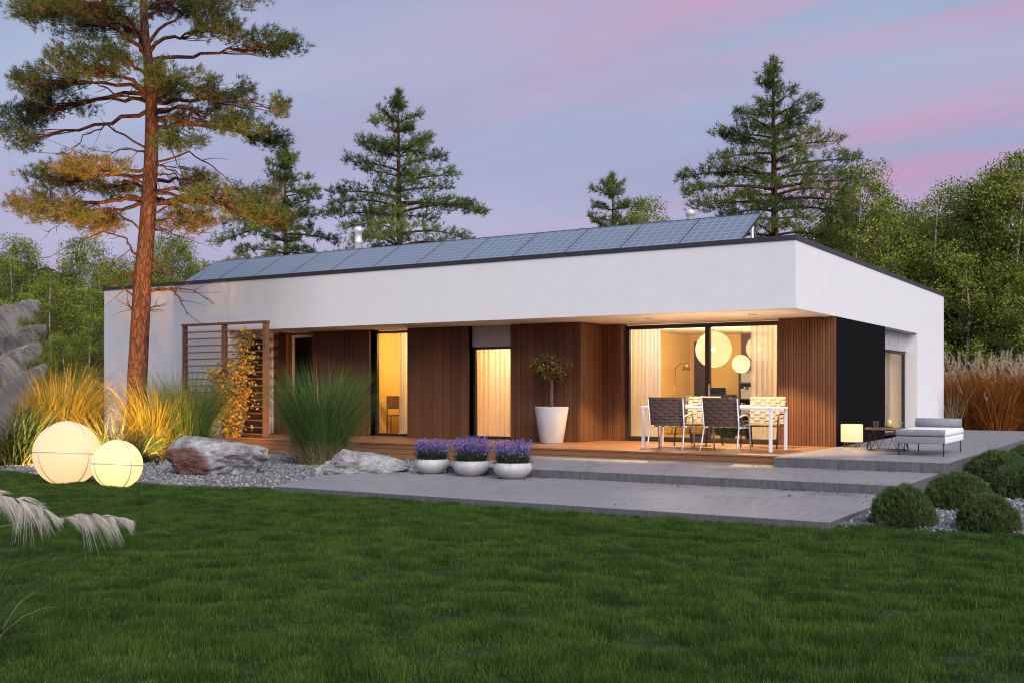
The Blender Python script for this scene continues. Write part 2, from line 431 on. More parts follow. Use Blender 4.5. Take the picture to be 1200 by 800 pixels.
def cat(parts):
    vs, fs, vr, b = [], [], [], 0
    for V, F, R in parts:
        vs.append(V); fs.append(F + b); vr.append(R); b += len(V)
    return np.concatenate(vs), np.concatenate(fs), np.concatenate(vr)

def rand_dirs(n, g=rng):
    d = g.normal(size=(n, 3)); return d / np.linalg.norm(d, axis=1, keepdims=True)

def leaves(C, size, var, g=rng, aspect=.62, upbias=.0):
    """diamond leaf quads at centres C (n,3)"""
    n = len(C)
    nn = rand_dirs(n, g); nn[:, 2] = np.abs(nn[:, 2]) + upbias; nn /= np.linalg.norm(nn, axis=1, keepdims=True)
    t = np.cross(nn, rand_dirs(n, g)); t /= np.linalg.norm(t, axis=1, keepdims=True) + 1e-9
    b = np.cross(nn, t)
    L = (size * g.uniform(.6, 1.25, n))[:, None]
    V = np.stack([C - t * L * .5, C + b * L * .5 * aspect, C + t * L * .5, C - b * L * .5 * aspect], 1).reshape(-1, 3)
    F = (np.arange(n) * 4)[:, None] + np.arange(4)[None]
    return V, F, np.repeat(var, 4)

def needles(C, D, L, w, k, spread, var, g=rng):
    """k thin triangles round each tuft centre C along direction D"""
    n = len(C)
    d = np.repeat(D, k, 0) + g.normal(size=(n * k, 3)) * spread
    d /= np.linalg.norm(d, axis=1, keepdims=True)
    ln = (L * g.uniform(.6, 1.15, n * k))[:, None]
    c = np.repeat(C, k, 0) + g.normal(size=(n * k, 3)) * L * .12
    s = np.cross(d, rand_dirs(n * k, g)); s /= np.linalg.norm(s, axis=1, keepdims=True) + 1e-9
    V = np.stack([c - s * w, c + s * w, c + d * ln], 1).reshape(-1, 3)
    F = (np.arange(n * k) * 3)[:, None] + np.arange(3)[None]
    vv = np.clip(np.repeat(var, k) + g.normal(size=n * k) * .14, 0, 1)
    return V, F, np.repeat(vv, 3)

def blades(n, r0, L, w, lean, droop, S=6, g=rng, az=None, c=(0, 0, 0), fan=1.0):
    """a clump of arching grass blades"""
    az = g.uniform(0, 2 * PI, n) if az is None else az
    rr = r0 * np.sqrt(g.uniform(0, 1, n))
    base = np.stack([rr * np.cos(az) + c[0], rr * np.sin(az) + c[1], np.full(n, c[2])], 1)
    az2 = az + g.normal(size=n) * .5
    out = np.stack([np.cos(az2), np.sin(az2), np.zeros(n)], 1)
    le = np.abs(g.normal(size=n)) * lean * .5 + lean * .45 * g.uniform(0, 1.2, n)
    ln = L * g.uniform(.55, 1.08, n)
    t = np.linspace(0, 1, S)[None, :]
    ang = le[:, None] + droop * g.uniform(.5, 1.4, n)[:, None] * t ** 1.6
    step = ln[:, None] / (S - 1)
    dx = np.sin(ang) * step; dz = np.cos(ang) * step
    hx = np.concatenate([np.zeros((n, 1)), np.cumsum(dx[:, :-1], 1)], 1)
    hz_ = np.concatenate([np.zeros((n, 1)), np.cumsum(dz[:, :-1], 1)], 1)
    P = base[:, None, :] + out[:, None, :] * hx[:, :, None] * fan + np.array([0, 0, 1.])[None, None] * hz_[:, :, None]
    W = w * g.uniform(.6, 1.2, n)[:, None] * (1 - t ** 2.2) * np.ones((n, 1))
    side = np.stack([-np.sin(az2), np.cos(az2), np.zeros(n)], 1) + g.normal(size=(n, 3)) * .45
    side /= np.linalg.norm(side, axis=1, keepdims=True)
    return strips(P, W, side, g.uniform(0, 1, n)), P

def bez(p0, p1, p2, n=8):
    p0, p1, p2 = map(np.asarray, (p0, p1, p2)); t = np.linspace(0, 1, n)[:, None]
    return (1 - t) ** 2 * p0 + 2 * t * (1 - t) * p1 + t ** 2 * p2

# ================================================================== SETTING
def struct(o, label, catg): return tag(o, label, catg, kind='structure')

b = MB(); b._add([(-400, -200, GZ - .02), (400, -200, GZ - .02), (400, 500, GZ - .02), (-400, 500, GZ - .02)], [(0, 1, 2, 3)])
struct(b.build('ground', M['ground']), 'dark earth and turf ground reaching to the woods', 'ground')

def edge_y(x):                                   # line where lawn meets gravel and paving
    if x < -5.2: return -6.98 + .16 * math.sin(x * .9) + .10 * math.sin(x * 2.1 + 1)
    if x > 2.45: return -6.46 + .05 * math.sin(x * 1.7)
    return -6.94

def gravel_poly(xs, back):
    return [(x, edge_y(x) + .02) for x in xs] + back
b = MB(); b.prism(gravel_poly(np.linspace(-30, -4.9, 60), [(-4.9, -.8), (-30, -.8)]), GZ - .2, GZ + .004)
b.prism([(-30, -.8), (-18.2, -.8), (-18.2, 14), (-30, 14)], GZ - .2, GZ + .003)
b.prism([(-18.2, -.8), (-4.9, -.8), (-4.9, .02), (-18.2, .02)], GZ - .2, GZ + .002)
struct(b.build('gravel_bed', M['gravel']), 'grey gravel bed with boulders and grasses along the house front', 'gravel bed')
b = MB(); b.prism([(x, edge_y(x) + .02) for x in np.linspace(2.3, 12, 30)] + [(12, 16), (2.3, 16)], GZ - .2, GZ + .01)
struct(b.build('gravel_bed', M['gravel']), 'grey gravel bed under the low round shrubs beside the terrace', 'gravel bed')

# concrete terraces and steps
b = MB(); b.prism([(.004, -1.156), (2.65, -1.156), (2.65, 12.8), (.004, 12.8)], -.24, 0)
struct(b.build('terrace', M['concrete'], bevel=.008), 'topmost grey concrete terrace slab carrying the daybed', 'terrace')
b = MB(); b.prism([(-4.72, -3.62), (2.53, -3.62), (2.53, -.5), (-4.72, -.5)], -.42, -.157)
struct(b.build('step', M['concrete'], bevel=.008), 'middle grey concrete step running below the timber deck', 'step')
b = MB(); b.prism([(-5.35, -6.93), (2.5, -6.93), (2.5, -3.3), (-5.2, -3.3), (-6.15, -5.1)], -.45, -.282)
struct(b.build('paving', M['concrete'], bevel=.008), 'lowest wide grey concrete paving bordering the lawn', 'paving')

# timber deck
b = MB(); y = -.75; k = 0
while y < 2.5:
    x = -13.6
    while x < -.004:
        x2 = min(x + random.choice((2.4, 3.0, 3.6)), -.004)
        if x2 > -.7: x2 = -.004
        b.box(x, x2 - .004, y, y + .124, -.03, 0); x = x2
    y += .13
b.box(-13.6, -.004, -.735, -.712, -.125, -.034); b.box(-13.6, -.004, -.732, -.709, -.225, -.131)
b.box(-13.6, -4.74, -.729, -.706, -.33, -.231)
b.box(-13.58, -.01, -.70, 2.5, -.30, -.035)
struct(b.build('deck', M['deckwood'], bevel=.003), 'brown timber deck of long boards under the roof overhang', 'deck')

# ================================================================== HOUSE
house = empty('house', (-9, 6.5, GZ), 0, 'long white flat roofed house with timber cladding and lit windows', 'house')
HI = Matrix.Translation((9, -6.5, -GZ))
def hp(mb, name, mat, bevel=0, parent=None, label=None):
    o = mb.build(name, mat, parent or house, bevel)
    if (parent or house) is house: o.matrix_parent_inverse = HI
    if label: o['label'] = label
    return o
ZT, ZS = 3.63, 2.47
YL, YB, YD = 1.45, 2.54, 2.75
W = MB()
W.prism([(-18.15, 0), (-13.63, 0), (-13.63, 13.34), (-18.15, 13.34)], GZ - .1, ZT)
hp(W, 'wall', M['render'], label='plain white wall at the far end of the front')
W = MB(); W.box(-13.628, 0, 0, .3, ZS, ZT); W.box(-.3, 0, .302, 6.47, ZS, ZT)
hp(W, 'wall', M['render'], label='white fascia wall above the overhang')
W = MB(); W.box(-.3, 0, 6.472, 9.878, ZS, ZT); W.box(-.34, 0, 9.88, 13.34, GZ, ZT); W.box(-13.6, -.342, 13.04, 13.34, GZ, ZT)
hp(W, 'wall', M['render'], label='white side wall with the tall opening')
W = MB(); W.box(-13.628, -.302, .302, 2.9, ZS + .004, ZS + .12)
hp(W, 'soffit', M['soffit'])
W = MB(); W.box(-.3, .004, 2.56, 6.468, .003, ZS - .003)
hp(W, 'wall_panel', M['black'], label='black wall panel on the side wall')
W = MB(); W.box(-18, -.32, .32, 13.03, ZS + .9, ZS + .96); roof = hp(W, 'roof', M['roof'])
W = MB()
W.box(-18.17, .022, -.022, .32, ZT + .002, ZT + .085); W.box(-.32, .022, .321, 13.36, ZT + .002, ZT + .085)
W.box(-18.17, -.321, 13.02, 13.36, ZT + .002, ZT + .085); W.box(-18.17, -17.83, .321, 13.019, ZT + .002, ZT + .085)
hp(W, 'coping', M['coping'], .004)

def slats_x(mb, x0, x1, y, z0=.006, z1=ZS - .004, pitch=.052, w=.041, d=.022):
    n = max(1, round((x1 - x0) / pitch)); p = (x1 - x0) / n
    for i in range(n): mb.box(x0 + i * p + (p - w) / 2, x0 + i * p + (p + w) / 2, y, y + d, z0, z1)
    mb.box(x0, x1, y + d - .003, y + .30, z0, z1, 0)
def slats_y(mb, y0, y1, x, sgn=1, z0=.006, z1=ZS - .004, pitch=.052, w=.041, d=.022):
    n = max(1, round((y1 - y0) / pitch)); p = (y1 - y0) / n
    for i in range(n): mb.box(*sorted((x, x - sgn * d)), y0 + i * p + (p - w) / 2, y0 + i * p + (p + w) / 2, z0, z1)
for x0, x1 in ((-13.62, -13.1), (-12.28, -10.5), (-9.41, -7.72), (-6.64, -4.98)):
    W = MB(); slats_x(W, x0, x1, YL); hp(W, 'cladding', M['cladding'])
W = MB(); slats_y(W, YL + .037, YB, -4.95); slats_x(W, -4.948, -4.545, YB); slats_y(W, YB + .037, YD + .1, -4.54, pitch=.07)
W.box(-5.0, -4.982, YL + .03, 2.9, .006, ZS - .004, 0)
hp(W, 'cladding', M['cladding'])
W = MB(); slats_x(W, -1.13, -.006, YB); hp(W, 'cladding', M['cladding'])

def frame_rect(mb, x0, x1, z0, z1, y, t=.06, d=.07):
    mb.box(x0, x0 + t, y, y + d, z0, z1); mb.box(x1 - t, x1, y, y + d, z0, z1)
    mb.box(x0 + t, x1 - t, y + .001, y + d, z0, z0 + t); mb.box(x0 + t, x1 - t, y + .001, y + d, z1 - t, z1)

# front windows: dark one, two lit ones
def window(x0, x1, z0, z1, y, fm, gm, t, label):
    f = MB(); frame_rect(f, x0, x1, z0, z1, y, t)
    o = hp(f, 'window', fm, label=label)
    g = MB(); g.box(x0 + t, x1 - t, y + .03, y + .036, z0 + t, z1 - t); p = g.build('pane', gm, o); 
    return o
window(-13.1, -12.28, .01, 2.42, YL + .16, M['paleframe'], M['darkglass'], .07, 'unlit window with a pale frame')
window(-10.5, -9.41, .01, 2.44, YL + .20, M['frame'], M['glass'], .055, 'lit window showing a chair at a desk')
window(-7.72, -6.64, .01, 2.02, YL + .20, M['frame'], M['glass'], .055, 'lit window filled by a sheer curtain')
for a_, b_ in ((-10.52, -10.5), (-7.74, -7.72)):
    W = MB(); W.box(a_, b_, YL + .03, 1.8, .006, ZS - .004); hp(W, 'window_reveal', M['cladding'])
W = MB()
for i in range(11): W.box(-7.72, -6.64, YL + .15 - (.006 if i % 2 else 0), YL + .30, 2.024 + i * .04, 2.062 + i * .04)
hp(W, 'shutter_box', M['shutter'])
# entrance door in the end wall of the recess
W = MB(); W.box(-13.628, -13.60, .46, 1.33, .006, 2.30); d = hp(W, 'door', M['darkwood'])
W = MB(); W.tube([(-13.57, 1.18, .8), (-13.57, 1.18, 1.4)], .014); W.build('handle', M['alu'], d)
W = MB(); W.tube([(-13.56, 1.40, .01), (-13.56, 1.40, 2.46)], .035, 12); hp(W, 'downpipe', M['render'])
# sliding glass door
W = MB(); frame_rect(W, -4.538, -1.135, .008, ZS - .03, YD, .085, .09); W.box(-2.73, -2.63, YD - .01, YD + .085, .09, ZS - .115)
sd = hp(W, 'sliding_door', M['frame'])
for x0, x1, yy in ((-4.453, -2.73, .03), (-2.63, -1.22, .055)):
    W = MB(); W.box(x0, x1, YD + yy, YD + yy + .008, .093, ZS - .115); W.build('pane', M['glass'], sd)
W = MB(); W.box(-2.655, -2.628, YD - .024, YD - .011, .95, 1.2); W.build('handle', M['alu'], sd)
# side opening: shutter, frame, panes
W = MB()
for i in range(11): W.box(-.33, -.262 + (.006 if i % 2 else 0), 6.475, 9.0, 2.02 + i * .04, 2.058 + i * .04)
W.box(-.33, -.25, 9.0, 9.876, 2.02, 2.46)
hp(W, 'shutter_box', M['shutter'])
W = MB()
for y0, y1 in ((6.475, 6.55), (7.55, 7.75), (9.78, 9.876)): W.box(-.36, -.29, y0, y1, .01, 2.018)
W.box(-.36, -.292, 6.55, 9.78, .01, .07); W.box(-.36, -.292, 6.55, 9.78, 1.95, 2.018)
sw = hp(W, 'window', M['frame'], label='tall side window with a half lowered shutter')
for y0, y1 in ((6.55, 7.55), (7.75, 9.78)):
    W = MB(); W.box(-.33, -.322, y0, y1, .07, 1.95); W.build('pane', M['glass'], sw)
# rooms
def room(x0, x1, y0, y1, z1=2.46, dark=False):
    w = MB(); w.box(x0 - .05, x0, y0, y1, 0.012, z1); w.box(x1, x1 + .05, y0, y1, .012, z1); w.box(x0 - .05, x1 + .05, y1, y1 + .05, .012, z1)
    hp(w, 'room_wall', M['roomwall'])
    w = MB(); w.box(x0 - .05, x1 + .05, y0, y1 + .05, -.06, .011); hp(w, 'room_floor', M['roomfloor'])
    w = MB(); w.box(x0 - .05, x1 + .05, y0, y1 + .05, z1 + .001, z1 + .05); hp(w, 'room_ceiling', M['roomceil'])
room(-5.15, -.9, 2.88, 7.8)
room(-11.2, -8.62, 1.76, 4.8); room(-8.5, -5.25, 1.76, 4.6); room(-13.5, -11.3, 1.76, 4.5)
w = MB(); w.box(-.85, -.84, 6.4, 10.0, .01, 2.46); w.box(-.84, -.36, 6.38, 6.39, .01, 2.46); w.box(-.84, -.36, 10, 10.01, .01, 2.46); w.box(-.84, -.36, 6.39, 10, 2.44, 2.45); w.box(-.84, -.36, 6.39, 10, .0, .009)
hp(w, 'room_wall', M['roomwall'])
# back wall features seen through the sliding door
w = MB(); w.box(-5.02, -4.62, 7.74, 7.79, .012, 2.3); hp(w, 'inner_door', M['darkwood'])
w = MB(); w.box(-3.75, -3.2, 7.70, 7.79, .012, 2.45); hp(w, 'room_panel', M['cladding'])
for (x, yy) in ((-3.26, 1.14), (-1.17, 1.17), (-8.62, 1.0), (-12.1, 1.0), (-6.0, .95)):
    w = MB(); w.lathe([(.0, ZS - .012), (.055, ZS - .012), (.075, ZS - .016), (.08, ZS + .003), (.0, ZS + .003)], 20, (x, yy, 0))
    o = hp(w, 'downlight', M['shutter'])
    w = MB(); w.lathe([(.0, ZS - .014), (.05, ZS - .014)], 16, (x, yy, 0)); w.build('lens', M['downlight'], o)

# chimney flues on the roof
def flue(x, y, z0, z1, r):
    w = MB(); w.lathe([(r, z0), (r, z1 - .45), (r * 1.12, z1 - .44), (r * 1.12, z1 - .40), (r, z1 - .39), (r, z1 - .16), (r * 1.25, z1 - .15), (r * 1.3, z1 - .05), (r * .8, z1), (0, z1)], 20, (x, y, 0))
    o = w.build('chimney', M['steel'], roof); return o
flue(-13.83, 5, 3.4, 5.58, .10); flue(-5.65, 9, 3.4, 5.90, .10)
w = MB(); w.tube([(-1.50, 2.1, 3.4), (-1.50, 2.1, 4.36)], .032, 12); w.build('vent_pipe', M['steel'], roof)

# solar panels leaning behind the parapet
sp0 = empty('solar_panel', (-15.95, .42, 3.63))
tilt = math.atan2(4.45 - 3.66, 1.80 - .42); SL = math.hypot(4.45 - 3.66, 1.80 - .42); SWD = 14.75 / 12
def panel_face():
    c, s_ = math.cos(tilt), math.sin(tilt)
    def q(x, l, h): return (x, l * c - h * s_, l * s_ + h * c)
    me = bpy.data.meshes.new('cells')
    v = [q(.012, .03, .021), q(SWD - .014, .03, .021), q(SWD - .014, SL - .03, .021), q(.012, SL - .03, .021)]
    me.from_pydata(v, [], [(0, 1, 2, 3)]); uv = me.uv_layers.new(name='uv')
    for i, c_ in enumerate([(0, 0), (1, 0), (1, 1), (0, 1)]): uv.data[i].uv = c_
    mobj('cells', me, M['solar'], sp0)
    f = MB()
    for (a, b_, c1, d1) in ((0, .012, 0, SL), (SWD - .014, SWD - .003, 0, SL), (.012, SWD - .014, 0, .03), (.012, SWD - .014, SL - .03, SL)):
        vs = [q(x, l, h) for h in (-.018, .024) for x, l in ((a, c1), (b_, c1), (b_, d1), (a, d1))]
        f._add(vs, [(3, 2, 1, 0), (4, 5, 6, 7), (0, 1, 5, 4), (1, 2, 6, 5), (2, 3, 7, 6), (3, 0, 4, 7)])
    vs = [q(x, l, h) for h in (-.012, .012) for x, l in ((.012, .03), (SWD - .014, .03), (SWD - .014, SL - .03), (.012, SL - .03))]
    f._add(vs, [(3, 2, 1, 0), (4, 5, 6, 7)])
    f.build('frame', M['darkmetal'], sp0)
    for x in (.1, SWD - .1):
        l = MB(); p = q(x, SL - .12, -.02); l.tube([(p[0], p[1], -.21), p], .02); l.tube([(p[0], p[1], -.20), (p[0], .1, -.20)], .02)
        l.build('support_leg', M['darkmetal'], sp0)
panel_face()
for i in range(12):
    o = sp0 if i == 0 else copy_tree(sp0)
    o.location = (-15.95 + i * SWD, .42, 3.63)
    if i == 0: lb = 'blue solar panel at the tree end of the rooftop row'
    elif i == 11: lb = 'blue solar panel at the open end of the row beside the vent pipe'
    else: lb = 'blue solar panel with panels on both sides in the rooftop row'
    tag(o, lb, 'solar panel', 'solar panels along the roof edge')

# ================================================================== LIGHTS
def light(name, kind, loc, power, col, rad=.05, **kw):
    l = bpy.data.lights.new(name, kind); l.energy = power; l.color = col
    if kind != 'SUN': l.shadow_soft_size = rad
    for k, v in kw.items(): setattr(l, k, v)
    o = bpy.data.objects.new(name, l); COL.objects.link(o); o.location = loc; return o
def aim(o, tgt):
    d = Vector(tgt) - o.location; o.rotation_euler = d.to_track_quat('-Z', 'Y').to_euler()
WARM = (1, .74, .42)
SUN_AZ = Vector((.80, -.60, 0)); SUN_EL = math.radians(37)
sun = light('sun', 'SUN', (20, -20, 20), 3.35, (1, .925, .82)); sun.data.angle = math.radians(50)
aim(sun, sun.location - Vector((SUN_AZ.x * math.cos(SUN_EL), SUN_AZ.y * math.cos(SUN_EL), math.sin(SUN_EL))))
for (x, yy, p) in ((-3.26, 1.14, 720), (-1.17, 1.17, 720), (-8.62, 1.0, 4), (-6.0, .95, 4), (-12.1, 1.0, 3)):
    s = light('downlight_lamp', 'SPOT', (x, yy, ZS - .03), p, (1, .62, .28), .04, spot_size=math.radians(98), spot_blend=.3); s.rotation_euler = (0, 0, 0)
light('unseen_room_light', 'POINT', (-9.6, 3.0, 2.15), 85, (1, .70, .30), .12)
light('unseen_room_light', 'POINT', (-7.0, 3.0, 2.15), 130, (1, .70, .36), .12)
light('unseen_room_light', 'POINT', (-4.1, 4.1, 2.2), 46, (1, .93, .84), .1); light('unseen_room_light', 'POINT', (-1.4, 4.1, 2.2), 34, WARM, .1)  # two added lights without fixtures, there to brighten the sheer curtains
light('unseen_room_light', 'POINT', (-.6, 7.6, 2.2), 20, (1, .82, .70), .1)

# ------------------------------------------------------------------ world
wd = bpy.data.worlds.new('World'); scene.world = wd; wd.use_nodes = True
nt = wd.node_tree
bg = nt.nodes['Background']
sky = nt.nodes.new('ShaderNodeTexSky'); sky.sky_type = 'NISHITA'; sky.sun_disc = False
sky.sun_elevation = SUN_EL; sky.sun_rotation = math.atan2(SUN_AZ.x, SUN_AZ.y)
tc = nt.nodes.new('ShaderNodeTexCoord')
sp = nt.nodes.new('ShaderNodeSeparateXYZ'); nt.links.new(tc.outputs['Generated'], sp.inputs[0])
def mth(op, a, b=None, c=None):
    n = nt.nodes.new('ShaderNodeMath'); n.operation = op
    for i, v in enumerate((a, b, c)):
        if v is None: continue
        if isinstance(v, (int, float)): n.inputs[i].default_value = v
        else: nt.links.new(v, n.inputs[i])
    return n.outputs[0]
grad = ramp(nt, sp.outputs[2], [(0, (.52, .33, .50)), (.07, (.51, .37, .57)), (.14, (.46, .43, .64)), (.26, (.41, .48, .68)), (.36, (.34, .44, .64)), (.6, (.26, .37, .58)), (1, (.20, .29, .50))])
# cirrus: noise on a cloud plane overhead, drawn out along one wind direction
zz = mth('MAXIMUM', mth('ADD', sp.outputs[2], .10), .02)
cu = mth('DIVIDE', sp.outputs[0], zz); cv = mth('DIVIDE', sp.outputs[1], zz)
cb = nt.nodes.new('ShaderNodeCombineXYZ'); nt.links.new(cu, cb.inputs[0]); nt.links.new(cv, cb.inputs[1])
def cirrus(rot, scale, loc, sc, lo, hi, det=6, rough=.55):
    rv = nt.nodes.new('ShaderNodeMapping'); rv.vector_type = 'POINT'
    rv.inputs['Rotation'].default_value = (0, 0, rot); rv.inputs['Scale'].default_value = scale; rv.inputs['Location'].default_value = loc
    nt.links.new(cb.outputs[0], rv.inputs[0])
    n = N(nt, 'ShaderNodeTexNoise'); n.inputs['Scale'].default_value = sc; n.inputs['Detail'].default_value = det; n.inputs['Roughness'].default_value = rough
    n.inputs['Distortion'].default_value = .4
    nt.links.new(rv.outputs[0], n.inputs['Vector'])
    return ramp(nt, n.outputs[0], [(lo, (0, 0, 0)), (hi, (1, 1, 1))]).outputs[0]
def over(base, col, fac, k):
    mx = N(nt, 'ShaderNodeMix', data_type='RGBA'); nt.links.new(mth('MULTIPLY', fac, k), mx.inputs[0]); nt.links.new(base, mx.inputs[6]); mx.inputs[7].default_value = (*col, 1)
    return mx.outputs[2]
col = over(grad.outputs[0], (.27, .28, .47), cirrus(.35, (.35, 1.0, 1), (3, 1, 0), .8, .45, .75), .55)
col = over(col, (.54, .555, .72), cirrus(.45, (.5, 1.5, 1), (7, 2, 2), 1.3, .46, .75), .55)
rgt = mth('ADD', mth('MULTIPLY', sp.outputs[0], float(RT[0])), mth('MULTIPLY', sp.outputs[1], float(RT[1])))
rmk = mth('MINIMUM', mth('MAXIMUM', mth('MULTIPLY_ADD', rgt, 1.7, .38), .22), 1.0)
col = over(col, (.76, .32, .50), mth('MULTIPLY', rmk, cirrus(.6, (.30, 1.3, 1), (9, 5, 3), 1.1, .5, .7)), .8)
# duller towards the right, clearer towards the west where the sun went down behind the camera
dotr = mth('ADD', mth('MULTIPLY', sp.outputs[0], float(RT[0])), mth('MULTIPLY', sp.outputs[1], float(RT[1])))
dotb = mth('ADD', mth('MULTIPLY', sp.outputs[0], SUN_AZ.x), mth('MULTIPLY', sp.outputs[1], SUN_AZ.y))
bri = mth('MULTIPLY_ADD', mth('MAXIMUM', dotb, 0), .9, 1.0)
mulc = N(nt, 'ShaderNodeMix', data_type='RGBA', blend_type='MULTIPLY'); mulc.inputs[0].default_value = 1
cbr = nt.nodes.new('ShaderNodeCombineXYZ')
for i in range(3): nt.links.new(bri, cbr.inputs[i])
nt.links.new(col, mulc.inputs[6]); nt.links.new(cbr.outputs[0], mulc.inputs[7])
skm = N(nt, 'ShaderNodeMix', data_type='RGBA', blend_type='MULTIPLY'); skm.inputs[0].default_value = 1
nt.links.new(sky.outputs[0], skm.inputs[6]); skm.inputs[7].default_value = (.05, .05, .05, 1)
fin = N(nt, 'ShaderNodeMix', data_type='RGBA'); fin.inputs[0].default_value = .85
nt.links.new(skm.outputs[2], fin.inputs[6]); nt.links.new(mulc.outputs[2], fin.inputs[7])
nt.links.new(fin.outputs[2], bg.inputs[0]); bg.inputs[1].default_value = .92
wd.cycles.sampling_method = 'MANUAL'; wd.cycles.sample_map_resolution = 512
scene.view_settings.view_transform = 'Standard'; scene.view_settings.look = 'None'
scene.view_settings.exposure = .22; scene.view_settings.gamma = 1
scene.cycles.max_bounces = 8; scene.cycles.transparent_max_bounces = 16
scene.cycles.use_denoising = True; scene.cycles.filter_width = 1.15
scene.cycles.sample_clamp_indirect = 6
scene.cycles.caustics_reflective = False; scene.cycles.caustics_refractive = False

# ================================================================== ROOM THINGS
def curtain(x0, x1, y, z0, z1, label, group='sheer curtains in the windows', axis='x', waves=9, amp=.05):
    n = waves * 10; g = np.linspace(0, 1, n)
    ph = random.random() * 6
    off = amp * (np.sin(g * waves * 2 * PI + ph) + .35 * np.sin(g * waves * 4.6 * PI + ph * 2))
    V = []
    for z, k in ((z0, 1.1), (z0 * .5 + z1 * .5, 1.0), (z1, .75)):
        for gi, oi in zip(g, off):
            a = x0 + (x1 - x0) * gi
            V.append((a, y + oi * k, z) if axis == 'x' else (y + oi * k, a, z))
    F = [(r * n + i, r * n + i + 1, (r + 1) * n + i + 1, (r + 1) * n + i) for r in range(2) for i in range(n - 1)]
    o = mobj('curtain', np_mesh('curtain', V, F, smooth=True), M['sheer'])
    return tag(o, label, 'curtain', group)
curtain(-4.62, -3.86, 3.05, .02, 2.45, 'white sheer curtain gathered at the pine side of the sliding door', waves=8)
curtain(-1.86, -1.0, 3.05, .02, 2.45, 'white sheer curtain gathered at the black panel side of the sliding door', waves=8)
curtain(-9.98, -9.40, 1.92, .02, 2.44, 'sheer curtain drawn half aside in the window with the desk chair', waves=6, amp=.035)
curtain(-8.10, -6.3, 1.95, .02, 2.44, 'sheer curtain covering the whole window behind the lavender bowls', waves=13, amp=.04)
curtain(6.5, 7.2, -.50, .02, 2.03, 'pale curtain at the near edge of the side window', axis='y', waves=6)
curtain(7.9, 9.3, -.52, .02, 2.03, 'pale curtain across the wide pane of the side window', axis='y', waves=9)

def pendant(loc, r, label, p):
    e = empty('pendant_lamp', loc, 0, label, 'pendant lamp', 'globe pendant lamps in the lit room')
    m = MB(); k = 14
    m.lathe([(r * math.sin(PI * i / k), -r * math.cos(PI * i / k)) for i in range(k + 1)], 28); m.build('globe', M['pendant'], e)
    m = MB(); q = r * .13; m.lathe([(q * math.sin(PI * i / 6), -q * math.cos(PI * i / 6)) for i in range(7)], 12); m.build('bulb', M['bulb'], e)
    m = MB(); m.tube([(0, 0, r * .99), (0, 0, 2.45 - loc[2])], .006, 6); m.build('cord', M['darkmetal'], e)
    light('pendant_light', 'POINT', (loc[0], loc[1], loc[2] - .02), p, WARM, r * .3)
pendant((-3.35, 4.8, 1.98), .405, 'largest glowing thread globe pendant, nearest the glass', 125)
pendant((-2.85, 5.2, 1.66), .205, 'smallest glowing globe pendant, hanging lowest', 45)
pendant((-2.78, 6.2, 2.04), .30, 'glowing globe pendant half hidden by the curtain', 55)

fl = empty('floor_lamp', (-4.86, 5.95, .01), 0, 'slim reading floor lamp with a bent arm and small shade', 'floor lamp')
m = MB(); m.lathe([(0, 0), (.14, 0), (.14, .02), (.02, .03), (0, .03)], 20); m.build('base', M['brass'], fl)
m = MB(); m.tube([(0, 0, .02), (.10, 0, 1.60)], .014); m.build('pole', M['brass'], fl)
m = MB(); m.tube([(.10, 0, 1.60), (.22, 0, 1.70), (.36, -.02, 1.74)], .013); m.build('arm', M['brass'], fl)
m = MB(); m.lathe([(.03, .09), (.05, .07), (.10, -.10), (.095, -.10), (.045, .06)], 18, (.38, -.02, 1.64)); m.build('lamp_shade', M['brass'], fl)
sb = empty('sideboard', (-4.35, 7.45, .01), 0, 'dark low sideboard with a black box against the room wall', 'sideboard')
m = MB(); m.box(-.35, .5, -.2, .2, .12, .95); m.build('body', M['darkwood'], sb, .006)
m = MB(); m.box(-.1, .25, -.1, .1, .951, 1.12); m.build('box', M['black'], sb, .006)
for sx in (-.3, .45): m = MB(); m.box(sx - .02, sx + .02, -.15, .15, 0, .119); m.build('leg', M['darkwood'], sb)
bk = empty('bookcase', (-3.42, 7.45, .01), 0, 'tall dark bookcase with books beside the timber panel in the room', 'bookcase')
m = MB(); m.box(-.25, -.22, -.18, .2, 0, 1.7); m.box(.22, .25, -.18, .2, 0, 1.7); m.box(-.22, .22, .17, .2, 0, 1.7)
for z in (0.02, .42, .82, 1.22, 1.66): m.box(-.22, .22, -.17, .17, z, z + .03)
m.build('body', M['darkwood'], bk)
m = MB()
for z in (.45, .85, 1.25):
    x = -.2
    while x < .15: w = random.uniform(.02, .05); m.box(x, x + w, -.15, .1, z + .001, z + random.uniform(.2, .3)); x += w + .004
m.build('books', M['pot'], bk)
for (x, y, mt, lb) in ((-2.75, 4.1, 'green', 'dark green upholstered pouf seen under the dining table'), (-2.15, 4.0, 'green', 'second dark green pouf nearer the curtain'), (-3.55, 4.4, 'mustard', 'mustard yellow pouf behind the woven chairs')):
    e = empty('pouf', (x, y, .011), 0, lb, 'pouf')
    m = MB(); m.lathe([(0, .42), (.22, .42), (.26, .39), (.27, .2), (.26, .10), (.2, .09), (0, .09)], 24); m.build('seat', M[mt], e)
    m = MB(); m.lathe([(.16, 0), (.16, .089), (.12, .089)], 16); m.build('base', M['darkwood'], e)
